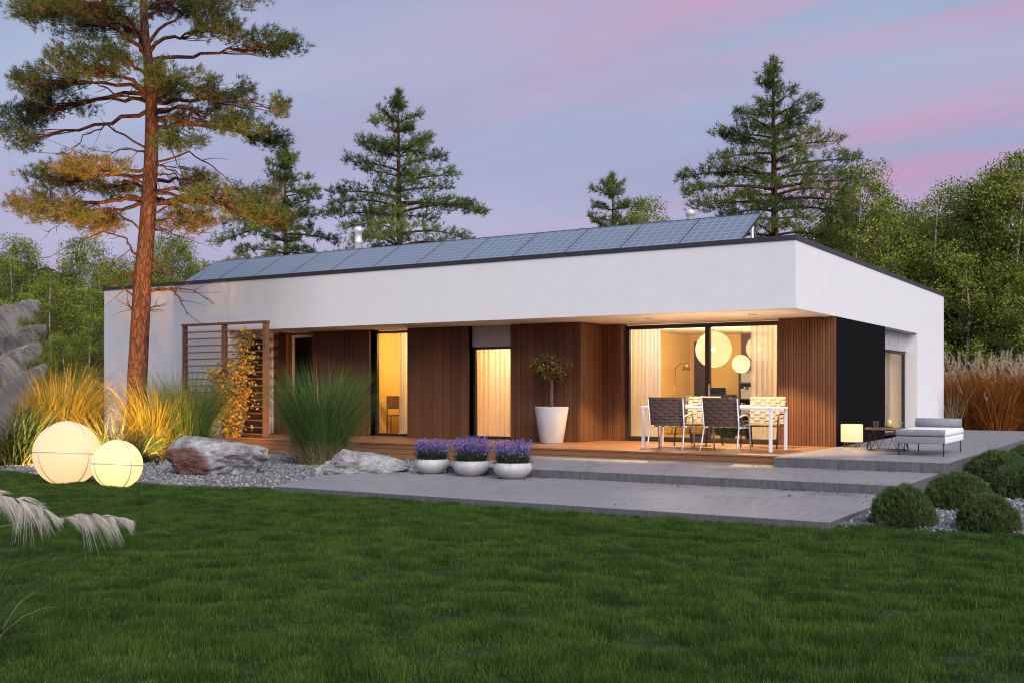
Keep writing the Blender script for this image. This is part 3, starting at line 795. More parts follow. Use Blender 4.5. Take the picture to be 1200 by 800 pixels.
# study seen in the window
dk = empty('desk', (-10.75, 3.35, .011), 0, 'pale desk inside the lit study window', 'desk')
m = MB(); m.box(-.15, 1.1, -.35, .35, .70, .74); m.build('tabletop', M['roomwall'], dk, .004)
for sx in (-.1, 1.05):
    for sy in (-.3, .3): m = MB(); m.box(sx - .022, sx + .022, sy - .022, sy + .022, 0, .699); m.build('leg', M['tabletop'], dk)
dc = empty('desk_chair', (-10.72, 2.75, .011), .9, 'light wooden chair at the desk inside the lit study window', 'chair')
m = MB(); m.box(-.22, .22, -.22, .22, .43, .46); m.build('seat', M['tabletop'], dc, .01)
m = MB(); m.box(-.21, .21, .20, .225, .60, .92); m.build('backrest', M['tabletop'], dc, .01)
for sx in (-.19, .19):
    m = MB(); m.tube([(sx, -.19, 0), (sx, -.19, .43)], .016); m.build('leg', M['tabletop'], dc)
    m = MB(); m.tube([(sx, .23, 0), (sx, .20, .43), (sx, .225, .90)], .016); m.build('leg', M['tabletop'], dc)

# ================================================================== DECK FURNITURE
tb = empty('dining_table', (-1.69, .55, 0), 0, 'long white metal dining table laid with glasses on the deck', 'dining table')
TX, TY, TH = 1.245, .45, .775
m = MB(); m.box(-TX, TX, -TY, TY, TH - .038, TH); m.build('tabletop', M['whitetable'], tb, .006)
for sx in (-1, 1):
    for sy in (-1, 1):
        m = MB(); x, y = sx * (TX - .035), sy * (TY - .035); m.box(x - .026, x + .026, y - .026, y + .026, 0, TH - .039); m.build('leg', M['whitetable'], tb, .004)

def woven(nx, ny, w, h, fn, amp=.009, th=.014):
    """basket weave: straps passing over and under"""
    mb = MB(); dx, dy = w / nx, h / ny
    for i in range(nx):
        for j in range(ny):
            up = amp if (i + j) % 2 else -amp * .4
            a, c = -w / 2 + i * dx, j * dy
            pts = [(a, c), (a + dx, c), (a + dx, c + dy), (a, c + dy)]
            md = (a + dx / 2, c + dy / 2)
            vs = [fn(x, y, 0) for x, y in pts] + [fn(md[0] + (x - md[0]) * .72, md[1] + (y - md[1]) * .72, up + th * .5) for x, y in pts] \
               + [fn(md[0] + (x - md[0]) * .72, md[1] + (y - md[1]) * .72, -th * .5 - (amp - up) * .5) for x, y in pts]
            fs = [(4, 5, 6, 7)] + [(k, (k + 1) % 4, 4 + (k + 1) % 4, 4 + k) for k in range(4)] + [(11, 10, 9, 8)] + [((k + 1) % 4, k, 8 + k, 8 + (k + 1) % 4) for k in range(4)]
            mb._add(vs, fs, random.random())
    return mb
def make_chair(loc, rz, wv, metal, label, group):
    e = empty('woven_chair', loc, rz, label, 'chair', group)
    def bk_(x, y, h): return (x * (1 + .06 * y), -.24 - .20 * y - h + .05 * (2 * x / .6) ** 2, .44 + y * .98)
    woven(7, 9, .66, .52, bk_, .013, .02).build('backrest', M[wv], e)
    def st(x, y, h): return (x, -.235 + y, .425 + h * .8 + .02 * y)
    woven(9, 8, .54, .50, st, .006).build('seat', M[wv if wv == 'brownweave' else 'brownweave'], e)
    for s in (-1, 1):
        m = MB(); m.tube([(s * .335, -.40, .012), (s * .325, -.33, .16), (s * .315, -.24, .43), (s * .322, -.345, .93)], .014); m.build('leg', M[metal], e)
        m = MB(); m.tube([(s * .335, .34, .012), (s * .335, .27, .40), (s * .335, .235, .585), (s * .335, .19, .625)], .014); m.build('leg', M[metal], e)
        m = MB(); m.tube([(s * .335, .19, .625), (s * .338, .05, .638), (s * .335, -.12, .63), (s * .322, -.285, .60)], .015); m.build('armrest', M[metal], e)
        m = MB(); m.tube([(s * .315, -.24, .42), (s * .31, .28, .415)], .012); m.build('seat_rail', M[metal], e)
    m = MB(); m.tube([(-.31, .265, .415), (.31, .265, .415)], .012); m.build('seat_rail', M[metal], e)
    return e
GC = 'woven chairs round the outdoor table'
make_chair((-2.26, -.06, 0), .10, 'brownweave', 'alu', 'dark brown woven armchair nearest the tall potted tree', GC)
make_chair((-1.22, -.06, 0), .02, 'brownweave', 'alu', 'dark brown woven armchair in front of the door stile', GC)
make_chair((-2.32, 1.36, 0), PI - .08, 'creamweave', 'darkmetal', 'cream woven armchair mostly hidden between the two brown ones', GC)
make_chair((-1.02, 1.36, 0), PI + .05, 'creamweave', 'darkmetal', 'cream woven armchair facing the lawn by the timber wall', GC)

def tumbler(x, y, z, h, r, label, group, fill=False):
    e = empty('glass', (x, y, z), 0, label, 'glass', group)
    m = MB(); m.lathe([(0, .006), (r * .8, .006), (r, h), (r * .94, h), (r * .75, .012), (0, .012)], 16); m.build('bowl', M['drinkglass'], e); return e
def wineglass(x, y, z, h, label, group):
    e = empty('wine_glass', (x, y, z), 0, label, 'wine glass', group)
    m = MB(); m.lathe([(.0, h * .45), (.025, h * .48), (.04, h * .65), (.034, h), (.031, h), (.036, h * .66), (.0, h * .5)], 16); m.build('bowl', M['drinkglass'], e)
    m = MB(); m.lathe([(.034, .002), (.034, .005), (.005, .01), (.005, h * .45)], 12); m.build('stem', M['drinkglass'], e)
GG = 'glasses set on the outdoor table'
for x, y in ((-2.35, .85), (-2.0, .8), (-2.12, .45), (-1.0, .85), (-.92, .55)): wineglass(x, y, .776, .2, 'clear stemmed wine glass on the white dining table', GG)
for x, y in ((-2.5, .55), (-.78, .8)): tumbler(x, y, .776, .11, .035, 'small clear tumbler on the white dining table', 'tumblers on the outdoor table')
for x, y in ((-2.3, .68), (-2.3, .25), (-1.15, .72), (-1.2, .25)):
    m = MB(); m.lathe([(0, .004), (.08, .004), (.135, .022), (.13, .024), (.08, .010), (0, .010)], 24); o = m.build('plate', M['china']); o.location = (x, y, .776)
    tag(o, 'white dinner plate on the white dining table', 'plate', 'plates on the outdoor table')
m = MB(); m.lathe([(0, .006), (.06, .008), (.11, .06), (.12, .10), (.114, .10), (.1, .06), (0, .014)], 24); o = m.build('serving_bowl', M['china']); o.location = (-1.72, .55, .776)
tag(o, 'white serving bowl in the middle of the dining table', 'bowl')

# tall pot and topiary
tp = empty('tall_planter', (-5.28, .86, 0), 0, 'tall tapered grey white planter on the deck by the timber wall', 'planter')
m = MB(); m.lathe([(.0, .0), (.225, .0), (.235, .012), (.345, .715), (.345, .735), (.32, .735), (.315, .70), (0, .70)], 40); m.build('pot', M['tallpot'], tp)
m = MB(); m.lathe([(0, .705), (.314, .703)], 24); m.build('soil', M['soil'], tp)
tt = empty('topiary_tree', (-5.28, .86, .70), 0, 'small standard tree with a bushy bronze green crown in the tall planter', 'tree')
m = MB()
for ph in (0, PI):
    m.tube([(.018 * math.cos(ph + z * 14), .018 * math.sin(ph + z * 14), z) for z in np.linspace(0, .66, 18)], .019, 7)
for k in range(16):
    d = rand_dirs(1)[0]; d[2] = abs(d[2]) * .7 + .15
    m.tube([(0, 0, .6 + .01 * k), tuple(np.array([0, 0, .72]) + d * .15), tuple(np.array([0, 0, .78]) + d * np.array([.40, .40, .26]))], [.010, .007, .002], 5)
m.build('trunk', M['stem'], tt)
n = 3600; cl = rand_dirs(75) * np.array([.40, .40, .27]) * rng.uniform(.35, 1.08, (75, 1)) + np.array([0, 0, .80])
cl = cl[cl[:, 2] > .62]
C = cl[rng.integers(0, len(cl), n)] + rng.normal(size=(n, 3)) * np.array([.055, .055, .045])
mobj('crown', np_mesh('crown', *leaves(C, .058, rng.uniform(0, 1, n))), M['topiaryleaf'], tt)

# lavender bowls
def lavender_bowl(i, loc, r, lb1, lb2):
    e = empty('bowl_planter', loc, rng.uniform(0, 6), lb1, 'planter', 'round bowls with lavender on the paving')
    k = r / .46
    m = MB(); m.lathe([(0, 0), (.25 * k, 0), (.29 * k, .012), (.41 * k, .12 * k), (.46 * k, .22 * k), (.462 * k, .29 * k), (.43 * k, .355 * k), (.405 * k, .37 * k), (.385 * k, .36 * k), (.39 * k, .30 * k), (0, .29 * k)], 48); m.build('bowl', M['pot'], e)
    m = MB(); m.lathe([(0, .315 * k), (.384 * k, .312 * k)], 24); m.build('soil', M['soil'], e)
    p = empty('lavender', (loc[0], loc[1], loc[2] + .31 * k), rng.uniform(0, 6), lb2, 'lavender plant', 'lavender plants in bowls')
    g = np.random.default_rng(50 + i); NF = (330, 400, 300)[i]
    A, _ = blades(1500, .30 * k, .25, .004, .65, .35, 4, g); A2, _ = blades(500, .34 * k, .20, .006, 1.1, .6, 4, g)
    mobj('foliage', np_mesh('foliage', *cat([A, A2])), M['lavleaf'], p)
    (B, P) = blades(NF, .27 * k, .39 * (.92, 1.06, 1.0)[i], .0022, .50, .16, 4, g)
    mobj('stems', np_mesh('stems', *B), M['lavleaf'], p)
    tip = P[:, -1]; dr = P[:, -1] - P[:, -2]; dr /= np.linalg.norm(dr, axis=1, keepdims=True)
    C = (tip[:, None] - dr[:, None] * np.linspace(0, .11, 9)[None, :, None]).reshape(-1, 3) + g.normal(size=(NF * 9, 3)) * .006
    mobj('flowers', np_mesh('flowers', *leaves(C, .026, g.uniform(0, 1, len(C)), g, .7)), M['lavflower'], p)
lavender_bowl(0, (-4.86, -3.82, -.281 + .0), .292, 'pale round bowl planter nearest the boulders', 'purple lavender bush in the bowl nearest the boulders')
lavender_bowl(1, (-4.04, -3.88, -.281), .297, 'pale round bowl planter between two others', 'purple lavender bush in the bowl between two others')
lavender_bowl(2, (-3.20, -3.98, -.281), .302, 'pale round bowl planter nearest the dining table', 'purple lavender bush in the bowl nearest the dining table')

# cube lamp, side table, daybed on the terrace
cl_ = empty('drum_lamp', (.27, 2.62, 0), 0, 'glowing drum lamp on short legs beside the black wall panel', 'lamp')
m = MB(); m.lathe([(0, .10), (.195, .10), (.2, .105), (.2, .425), (.195, .43), (0, .43)], 40); m.build('lamp_shade', M['drum'], cl_)
for k in range(4):
    a = PI / 4 + k * PI / 2; m = MB(); m.tube([(.15 * math.cos(a), .15 * math.sin(a), 0), (.15 * math.cos(a), .15 * math.sin(a), .10)], .011); m.build('leg', M['tabletop'], cl_)
light('drum_lamp_light', 'POINT', (.50, 2.35, .5), 3.0, (1, .55, .22), .15)

st_ = empty('side_table', (1.12, 1.75, 0), 0, 'low round table with a brown top and black zigzag wire base', 'side table')
m = MB(); m.lathe([(0, .37), (.37, .37), (.385, .376), (.385, .394), (.375, .40), (0, .40)], 40); m.build('tabletop', M['tabletop'], st_)
m = MB(); nz = 7
top = [(.30 * math.cos(2 * PI * k / nz), .30 * math.sin(2 * PI * k / nz), .365) for k in range(nz)]
bot = [(.36 * math.cos(2 * PI * (k + .5) / nz), .36 * math.sin(2 * PI * (k + .5) / nz), .012) for k in range(nz)]
z = []
for k in range(nz): z += [top[k], bot[k]]
m.tube(z, .0085, 6, closed=True); m.tube(bot, .0085, 6, closed=True); m.tube(top, .0085, 6, closed=True); m.build('base', M['darkmetal'], st_)
pj = empty('pitcher', (1.14, 1.78, .401), 0, 'glass pitcher of pale yellow drink on the low round table', 'pitcher')
m = MB(); m.lathe([(0, .003), (.055, .003), (.075, .05), (.07, .11), (.045, .17), (.055, .215), (.052, .215), (.042, .17), (.066, .11), (.07, .05), (.05, .008), (0, .008)], 24); m.build('body', M['drinkglass'], pj)
m = MB(); m.lathe([(0, .009), (.05, .009), (.0685, .05), (.065, .11), (.045, .155), (0, .156)], 24); m.build('drink', M['lemonade'], pj)
m = MB(); m.tube([(.05, 0, .20), (.10, 0, .19), (.11, 0, .13), (.07, 0, .09)], .007, 6); m.build('handle', M['drinkglass'], pj)
tumbler(.93, 1.72, .401, .125, .042, 'clear tumbler on the low table, on the drum lamp side of the pitcher', 'tumblers on the low table')
tumbler(1.34, 1.82, .401, .12, .04, 'clear tumbler on the low table, on the daybed side of the pitcher', 'tumblers on the low table')

db = empty('daybed', (1.95, 1.22, 0), 0, 'white upholstered daybed with grey blanket end and bolster on the terrace', 'daybed')
def soft(name, x0, x1, y0, y1, z0, z1, mat, r=.03):
    mb = MB(); mb.box(x0, x1, y0, y1, z0, z1); o = mb.build(name, mat, db)
    bv = o.modifiers.new('bevel', 'BEVEL'); bv.width = r; bv.segments = 4
    for p in o.data.polygons: p.use_smooth = True
    return o
soft('base', -.39, .39, -.84, .84, .205, .315, M['whitefabric'], .015)
soft('mattress', -.395, .395, -.845, .845, .318, .425, M['whitefabric'], .035)
soft('throw', -.397, .389, -.853, -.70, .32, .430, M['greyfabric'], .033)
soft('skirt', -.394, .386, -.848, -.80, .203, .316, M['greyfabric'], .012)
mb = MB(); mb.tube([(-.38, .70, .50), (-.37, .70, .50), (.37, .70, .50), (.38, .70, .50)], [.07, .082, .082, .07], 20); mb.build('bolster', M['greyfabric'], db, .0)
for sx in (-.35, .35):
    for sy in (-.78, .78):
        mb = MB(); mb.tube([(sx, sy, 0), (sx, sy, .205)], .011); mb.build('leg', M['darkmetal'], db)

# ================================================================== GARDEN LAMPS
def orb(loc, r, mat, label, rz):
    e = empty('globe_lamp', loc, rz, label, 'globe lamp', 'glowing globe lamps on the lawn edge')
    m = MB(); k = 28; z0 = r * .90
    m.lathe([(r * math.sin(t), z0 - r * math.cos(t)) for t in np.linspace(math.acos(.90), PI, k)], 48)
    m.build('globe', mat, e)
    t = MB()
    def ring(nrm, off=0):
        nrm = Vector(nrm).normalized(); a = nrm.orthogonal().normalized(); b_ = nrm.cross(a); rr = math.sqrt(max(r * r - off * off, 0)) * 1.006
        t.tube([tuple(nrm * off + (a * math.cos(x) + b_ * math.sin(x)) * rr + Vector((0, 0, z0))) for x in np.linspace(0, 2 * PI, 49)[:-1]], .009, 6, closed=True)
    ring((0, .10, 1), 0); ring((.92, -.30, .12)); ring((.30, .95, -.05))
    t.build('wire_band', M['alu'], e)
    return e
orb((-8.97, -7.68, GZ), .495, M['orb'], 'larger glowing white globe lamp with wire bands', .35)
orb((-7.74, -7.72, GZ), .362, M['orb2'], 'smaller glowing yellowish globe lamp with wire bands', .2)

def ground_spot(loc, tgt, power, label, size=70, blend=.6):
    e = empty('spotlight', loc, 0, label, 'spotlight', 'garden spotlights in the gravel')
    d = (Vector(tgt) - Vector(loc)).normalized()
    m = MB(); m.tube([(0, 0, -.01), (0, 0, .07)], .012); m.build('spike', M['darkmetal'], e)
    c = Vector((0, 0, .12)); m = MB(); m.tube([c - d * .07, c + d * .06], [.04, .05], 14); m.build('housing', M['darkmetal'], e)
    m = MB(); m.tube([c + d * .061, c + d * .064], .045, 14); m.build('lens', M['bulb'], e)
    l = light('spotlight_lamp', 'SPOT', tuple(Vector(loc) + c + d * .09), power, (1, .52, .15), .04, spot_size=math.radians(size), spot_blend=blend); aim(l, tgt)
sx, sy = at(146, 16.9)
px_, py_ = at(158, 22.1)
ground_spot((sx, sy, GZ), (px_ + .1, py_, 7.2), 6800, 'small black spotlight hidden behind the smaller globe lamp', 62, .7)
clx, cly = at(184, 20.3)
ground_spot((clx, cly, GZ), (*at(184, 22.0), .85), 460, 'small black spotlight in the gravel at the foot of the pine', 80, .8)
gx, gy = at(104, 19.2); tx, ty = at(72, 22.6)
ground_spot((gx, gy, GZ), (tx, ty, .9), 2600, 'small black spotlight behind the larger globe lamp', 95, .8)
gx, gy = at(262, 20.2)
ground_spot((gx, gy, GZ), (*at(287, 24.0), 1.0 - .35), 900, 'small black spotlight behind the red and grey boulder', 34, .8)

# ================================================================== SLATTED SCREEN + CLIMBER
sc_ = empty('slatted_screen', (-13.4, -.32, GZ), 0, 'brown timber screen of thin horizontal slats in front of the white wall', 'screen')
for x, w, d in ((-1.34, .040, .05), (0, .050, .05), (1.33, .050, .06)):
    m = MB(); m.box(x - w, x + w, -d, d, 0, 2.93); m.build('post', M['screenwood'], sc_, .004)
m = MB(); m.box(-1.40, 1.40, -.065, .065, 2.932, 2.985); m.build('top_rail', M['screenwood'], sc_, .004)
m = MB()
for i in range(16):
    z = .40 + i * .158
    m.box(-1.298, -.052, -.035, .035, z, z + .026); m.box(.052, 1.278, -.035, .035, z, z + .026)
m.build('slats', M['screenwood'], sc_)
vn = empty('climbing_plant', (-12.72, -.62, GZ), 0, 'yellow leaved climbing plant on the right half of the slatted screen', 'climbing plant')
g = np.random.default_rng(5)
# leaf spread in screen coordinates: (offset along x, height, radius, count)
VP = [(.45, 2.72, .07, 22), (.38, 2.45, .11, 45), (.22, 2.35, .12, 45), (.36, 2.1, .16, 90), (.28, 1.85, .20, 120), (-.10, 2.02, .10, 30), (.05, 1.6, .26, 190), (-.50, 1.65, .18, 95), (-.66, 1.82, .11, 40),
      (-.32, 1.35, .24, 160), (.10, 1.25, .26, 180), (.32, 1.35, .16, 80), (-.5, 1.15, .18, 70), (.05, .95, .24, 140), (-.25, .95, .16, 70), (.0, .65, .20, 100), (.10, .40, .16, 70), (-.10, .38, .11, 35), (-.66, .92, .07, 14)]
C = np.concatenate([np.stack([a + g.normal(size=int(n_ * 1.65)) * r * .86 - .07, g.normal(size=int(n_ * 1.65)) * .085, z + g.normal(size=int(n_ * 1.65)) * r * .70], 1) for a, z, r, n_ in VP])
mobj('leaves', np_mesh('leaves', *leaves(C, .092, g.uniform(0, 1, len(C)), g, .6)), M['vineleaf'], vn)
m = MB()
for a, z, r, n_ in VP:
    m.tube([tuple(p) for p in bez((.02 + g.normal() * .03, 0, 0), (.05 + g.normal() * .12, .05, z * .6), (a, .02, z), 9)], np.linspace(.012, .003, 9), 5)
m.build('stems', M['stem'], vn)

# ================================================================== BOULDERS
from mathutils import noise as mn
def boulder(name, loc, size, rz, seed, label, red=None, planes=10, lean=0.0, grp='boulders in the gravel bed'):
    bmh = bpy.data.meshes.new(name)
    import bmesh
    bm = bmesh.new(); bmesh.ops.create_icosphere(bm, subdivisions=6, radius=1)
    g = np.random.default_rng(seed); pl = rand_dirs(planes, g); dist = g.uniform(.58, .88, planes)
    co = np.array([v.co for v in bm.verts])
    for p, d in zip(pl, dist):
        k = co @ p; over_ = np.maximum(k - d, 0); co -= np.outer(over_ * .97, p)
    var = []
    for v, c in zip(bm.verts, co):
        q = Vector(c) * 2.1 + Vector((seed, 0, 0))
        h = mn.fractal(q, .8, 2.0, 6) * .075 + (abs(mn.noise(q * 1.7)) - .25) * .11 + mn.noise(q * 9) * .018
        vv = Vector(c) * (1 + h); vv.x *= size[0]; vv.y *= size[1]; vv.z *= size[2]
        v.co = vv
        vv.z *= 1.12 - lean * c[0]
        var.append(0 if red is None else float(np.clip((np.dot(c, red) - .30) * 1.4, 0, 1)))
    bm.to_mesh(bmh); bm.free()
    a = bmh.attributes.new('var', 'FLOAT', 'POINT'); a.data.foreach_set('value', var)
    o = mobj(name, bmh, M['granite']); o.location = loc; o.rotation_euler = (0, 0, rz)
    return tag(o, label, 'boulder', grp)
bx_, by_ = at(255, 18.5)
boulder('boulder', (bx_, by_, GZ + .20), (.98, .62, .52), .50 + PI, 3, 'large grey boulder with a rusty red side near the globe lamps', red=np.array([.62, .70, -.35]), lean=-.35)
bx_, by_ = at(425, 18.1)
boulder('boulder', (bx_, by_, GZ + .13), (.80, .42, .33), .62, 8, 'jagged pale grey boulder between the tall green grass and the lavender bowls', planes=14, lean=-.35)

# ================================================================== GRASS CLUMPS
def clump(name, px, depth, label, mat, n, r0, L, w, lean, droop, seed, straw=0, sL=.5, group=None, basez=GZ, extra=None, S=7):
    x, y = at(px, depth)
    e = empty(name, (x, y, basez), 0, label, 'grass clump', group)
    g = np.random.default_rng(seed)
    B, P = blades(n, r0, L, w, lean, droop, S, g)
    mobj('blades', np_mesh('blades', *B), M[mat], e)
    if straw:
        B, P2 = blades(straw, r0 * 1.45, sL, w * .9, .62, 1.5, 6, g)
        mobj('dry_base', np_mesh('dry_base', *B), M['straw'], e)
    return e
OG = 'tall ornamental grass clumps'
clump('ornamental_grass', 70, 22.6, 'golden lit tall grass clump behind the larger globe lamp', 'goldreed', 2400, .38, 2.25, .0058, .50, .95, 11, 300, .8, OG)
clump('ornamental_grass', 26, 22.0, 'golden grass clump at the outer edge beside the grey plumes', 'goldreed', 700, .35, 1.7, .007, .6, .8, 12, 160, .7, OG)
clump('ornamental_grass', 182, 21.9, 'golden green grass clump in front of the leaning pine trunk', 'goldreed', 1500, .28, 1.95, .0055, .46, .95, 13, 260, .75, OG)
clump('ornamental_grass', 218, 22.2, 'tall green grass clump between the pine and the slatted screen', 'reed', 1900, .32, 2.1, .0052, .42, .8, 14, 360, .7, OG)
clump('ornamental_grass', 376, 20.8, 'big dark green fountain grass clump in front of the unlit window', 'reed', 3200, .34, 2.12, .0046, .42, .75, 15, 1500, .72, OG)
clump('ornamental_grass', 128, 21.4, 'low arching grass tuft between the two golden clumps', 'goldreed', 420, .35, 1.35, .007, .9, 1.1, 16, 160, .6, OG)
clump('ornamental_grass', 150, 20.9, 'low dark arching tuft at the foot of the pine', 'darkreed', 420, .35, 1.05, .008, .9, 1.1, 17, 120, .6, OG)
for i, (px, d, lb) in enumerate(((-30, 21, 'dark green strappy clump at the frame edge behind the globes'), (12, 20.6, 'dark green strappy clump beside the larger globe lamp'), (-60, 19.6, 'dark green strappy clump under the grey plumes'))):
    clump('ornamental_grass', px, d, lb, 'darkreed', 900, .45, 1.35, .013, .7, .9, 20 + i, 60, .5, OG)

# rust coloured miscanthus behind the terrace
for i, (px, d, k) in enumerate(((1096, 33.5, .95), (1117, 32.2, 1.0), (1142, 31.6, 1.04), (1166, 31.2, .98), (1190, 31.6, 1.05), (1214, 31.2, 1.0), (1240, 31, 1.0))):
    x, y = at(px, d)
    lb = ['rust brown reed grass clump tucked behind the white wall corner', 'rust brown plumed reed clump just clear of the wall corner', 'rust brown plumed reed clump, second clear of the wall', 'rust brown plumed reed clump in the middle of the row', 'rust brown plumed reed clump near the frame edge, above the round shrubs', 'rust brown plumed reed clump cut by the frame edge', 'rust brown plumed reed clump outermost of the row'][i]
    e = empty('reed_grass', (x, y, GZ), 0, lb, 'reed grass', 'rust coloured reed grasses')
    g = np.random.default_rng(80 + i)
    B, _ = blades(2000, .52, 2.25 * k, .012, .45, .95, 6, g); mobj('blades', np_mesh('blades', *B), M['rust'], e)
    B, P = blades(66, .50, 2.40 * k, .005, .32, .25, 5, g); mobj('stalks', np_mesh('stalks', *B), M['straw'], e)
    tip = P[:, -1]; dr = P[:, -1] - P[:, -2]; dr /= np.linalg.norm(dr, axis=1, keepdims=True)
    u = np.linspace(0, .30, 12); C = (tip[:, None] - dr[:, None] * u[None, :, None]).reshape(-1, 3) + g.normal(size=(66 * 12, 3)) * .012
    D = np.repeat(dr, 12, 0) + g.normal(size=(66 * 12, 3)) * .3
    mobj('plumes', np_mesh('plumes', *needles(C, D, .09, .006, 3, .3, g.uniform(0, 1, len(C)), g)), M['plume'], e)
x, y = at(1091, 31.4); x = max(x, .35)
e = empty('reed_grass', (x, 12.9, 0), 0, 'thin pale wispy grass clump against the white side wall', 'reed grass')
g = np.random.default_rng(99); B, _ = blades(75, .16, 1.5, .0035, .45, .5, 6, g); mobj('blades', np_mesh('blades', *B), M['straw'], e)

# pampas grass beside the camera
def plume(parts, p0, p1, p2, L, n, g, w=.0012, hang=(0, 0, -1), spread=.5):
    ax = bez(p0, p1, p2, 24); t = np.clip(g.beta(1.3, 1.1, n), 0, 1)
    i = np.minimum((t * 22).astype(int), 22); f = (t * 22 - i)[:, None]
    base = ax[i] * (1 - f) + ax[i + 1] * f; tan = ax[i + 1] - ax[i]; tan /= np.linalg.norm(tan, axis=1, keepdims=True)
    prof = np.sin(np.clip(t * .95 + .05, 0, 1) * PI) ** .5 * (1 - .5 * t)
    cl = g.integers(0, max(n // 26, 4), n); cd = g.normal(size=(cl.max() + 1, 3)) * spread; ct = g.uniform(0, 1, cl.max() + 1)
    t = np.clip(ct[cl] + g.normal(size=n) * .02, 0, 1); i = np.minimum((t * 22).astype(int), 22); f = (t * 22 - i)[:, None]
    base = ax[i] * (1 - f) + ax[i + 1] * f; tan = ax[i + 1] - ax[i]; tan /= np.linalg.norm(tan, axis=1, keepdims=True)
    prof = np.sin(np.clip(t * .95 + .05, 0, 1) * PI) ** .5 * (1 - .45 * t)
    d0 = tan * .9 + cd[cl] + g.normal(size=(n, 3)) * spread * .22
    d0 /= np.linalg.norm(d0, axis=1, keepdims=True)
    ln = L * prof * g.uniform(.45, 1.1, n)
    s = np.linspace(0, 1, 5)
    P = base[:, None] + d0[:, None] * (s * 1.0)[None, :, None] * ln[:, None, None] + np.asarray(hang)[None, None] * (s ** 1.7)[None, :, None] * ln[:, None, None] * .75
    W = np.full((n, 5), w) * (1 - s ** 2 * .85)[None]
    side = rand_dirs(n, g)
    parts.append(strips(P, W, side, g.uniform(0, 1, n)))
def campt(px, py, d):
    p = CAM + FW * d + RT * ((px - 600) / FPX * d); p[2] = hz(py, d); return p
def pampas(base_px, d, label, mat, specs, nbl, bl, seed, L, n, hang):
    bx, by = at(base_px, d)
    e = empty('pampas_grass', (bx, by, GZ), 0, label, 'pampas grass', 'pampas grasses beside the lawn')
    o = np.array([bx, by, GZ]); g = np.random.default_rng(seed)
    if nbl:
        B, _ = blades(nbl, .22, bl, .004, .8, 1.2, 8, g); mobj('blades', np_mesh('blades', *B), M['darkreed'], e)
    m = MB()
    for (a, b_, c_, dd) in specs:
        p0, p1, p2 = campt(*a, d + dd) - o, campt(*b_, d + dd) - o, campt(*c_, d + dd) - o
        pp = []
        plume(pp, p0, p1, p2, L, n, g, hang=hang)
        mobj('plume', np_mesh('plume', *cat(pp)), M[mat], e)
        st = np.concatenate([bez((g.normal() * .08, g.normal() * .08, 0), (p0[0] * .2, p0[1] * .2, p0[2] * .8), p0, 12), bez(p0, p1, p2, 12)[1:]])
        s_ = MB(); s_.tube([tuple(q) for q in st], np.linspace(.005, .0012, len(st)), 5); s_.build('stalk', M['straw'], e)
    return e
dwn = FW * 0 + np.array([RT[0] * .25, RT[1] * .25, -1.0])
pampas(-150, 8.5, 'grey plumed pampas grass leaning in from the frame edge beside the golden clump', 'greyplume',
       [((-70, 440), (-20, 352), (50, 352), 0), ((-75, 470), (-15, 388), (58, 380), .3), ((-80, 505), (-20, 415), (52, 400), -.2), ((-80, 560), (-10, 440), (58, 424), .1), ((-90, 430), (-50, 372), (28, 366), .5), ((-95, 590), (-40, 480), (20, 462), .4)], 260, 1.5, 41, .27, 3600, dwn)
pampas(-250, 6.4, 'pale plumed pampas stem arching low over the lawn', 'whiteplume',
       [((-25, 578), (30, 578), (78, 612), 0), ((74, 606), (108, 598), (160, 610), .1)], 160, 1.2, 42, .19, 950, np.array([RT[0] * .1, RT[1] * .1, -1.1]))
x, y = at(-60, 5.6)
clump('ornamental_grass', -62, 5.6, 'thin dark green blades arching in at the lower frame corner', 'darkreed', 260, .18, .95, .0026, .75, 1.1, 43, 30, .6, OG, S=9)

# ================================================================== ROUND SHRUBS
def shrub_mesh(seed, n=2300):
    g = np.random.default_rng(seed)
    d = rand_dirs(n, g); d[:, 2] = np.abs(d[:, 2]); lump = np.array([1 + .11 * mn.noise(Vector(q) * 2.2 + Vector((seed, 0, 0))) + .07 * mn.noise(Vector(q) * 5.5 + Vector((0, seed, 0))) for q in d])
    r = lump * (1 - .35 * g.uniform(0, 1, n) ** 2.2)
    P = d * r[:, None]
    D = d * .55 + np.array([0, 0, .75]) + g.normal(size=(n, 3)) * .22
    D /= np.linalg.norm(D, axis=1, keepdims=True)
    P[:, 2] = np.maximum(P[:, 2], .02)
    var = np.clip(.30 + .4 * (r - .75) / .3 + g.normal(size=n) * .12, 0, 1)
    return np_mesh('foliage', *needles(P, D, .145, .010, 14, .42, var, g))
sm = [shrub_mesh(1), shrub_mesh(2), shrub_mesh(3)]
sm[0].materials.append(M['shrub']); sm[1].materials.append(M['shrub']); sm[2].materials.append(M['shrub'])
core = MB(); core.lathe([(.80 * math.cos(a), .72 * math.sin(a)) for a in np.linspace(0, PI / 2, 7)], 16)
stm = MB(); stm.tube([(0, 0, -.1), (0, 0, .4)], .06, 6)
SH = [(1058, 11.45, .325, .40, 'round dark green shrub at the corner of the lowest paving'), (1123, 13.05, .40, .40, 'wide round shrub between the lowest paving and the step corner'), (1158, 11.0, .295, .35, 'round shrub in the gravel closest to the lawn, beyond the corner shrub'),
      (1195, 14.3, .36, .42, 'round shrub behind the ones in front of the gravel, at the frame edge'), (1172, 16.9, .50, .44, 'broad spreading shrub beside the topmost terrace edge'), (1210, 19.5, .5, .42, 'small distant shrub farthest along the terrace edge'), (1245, 16.0, .5, .5, 'round shrub just past the frame edge')][:6]
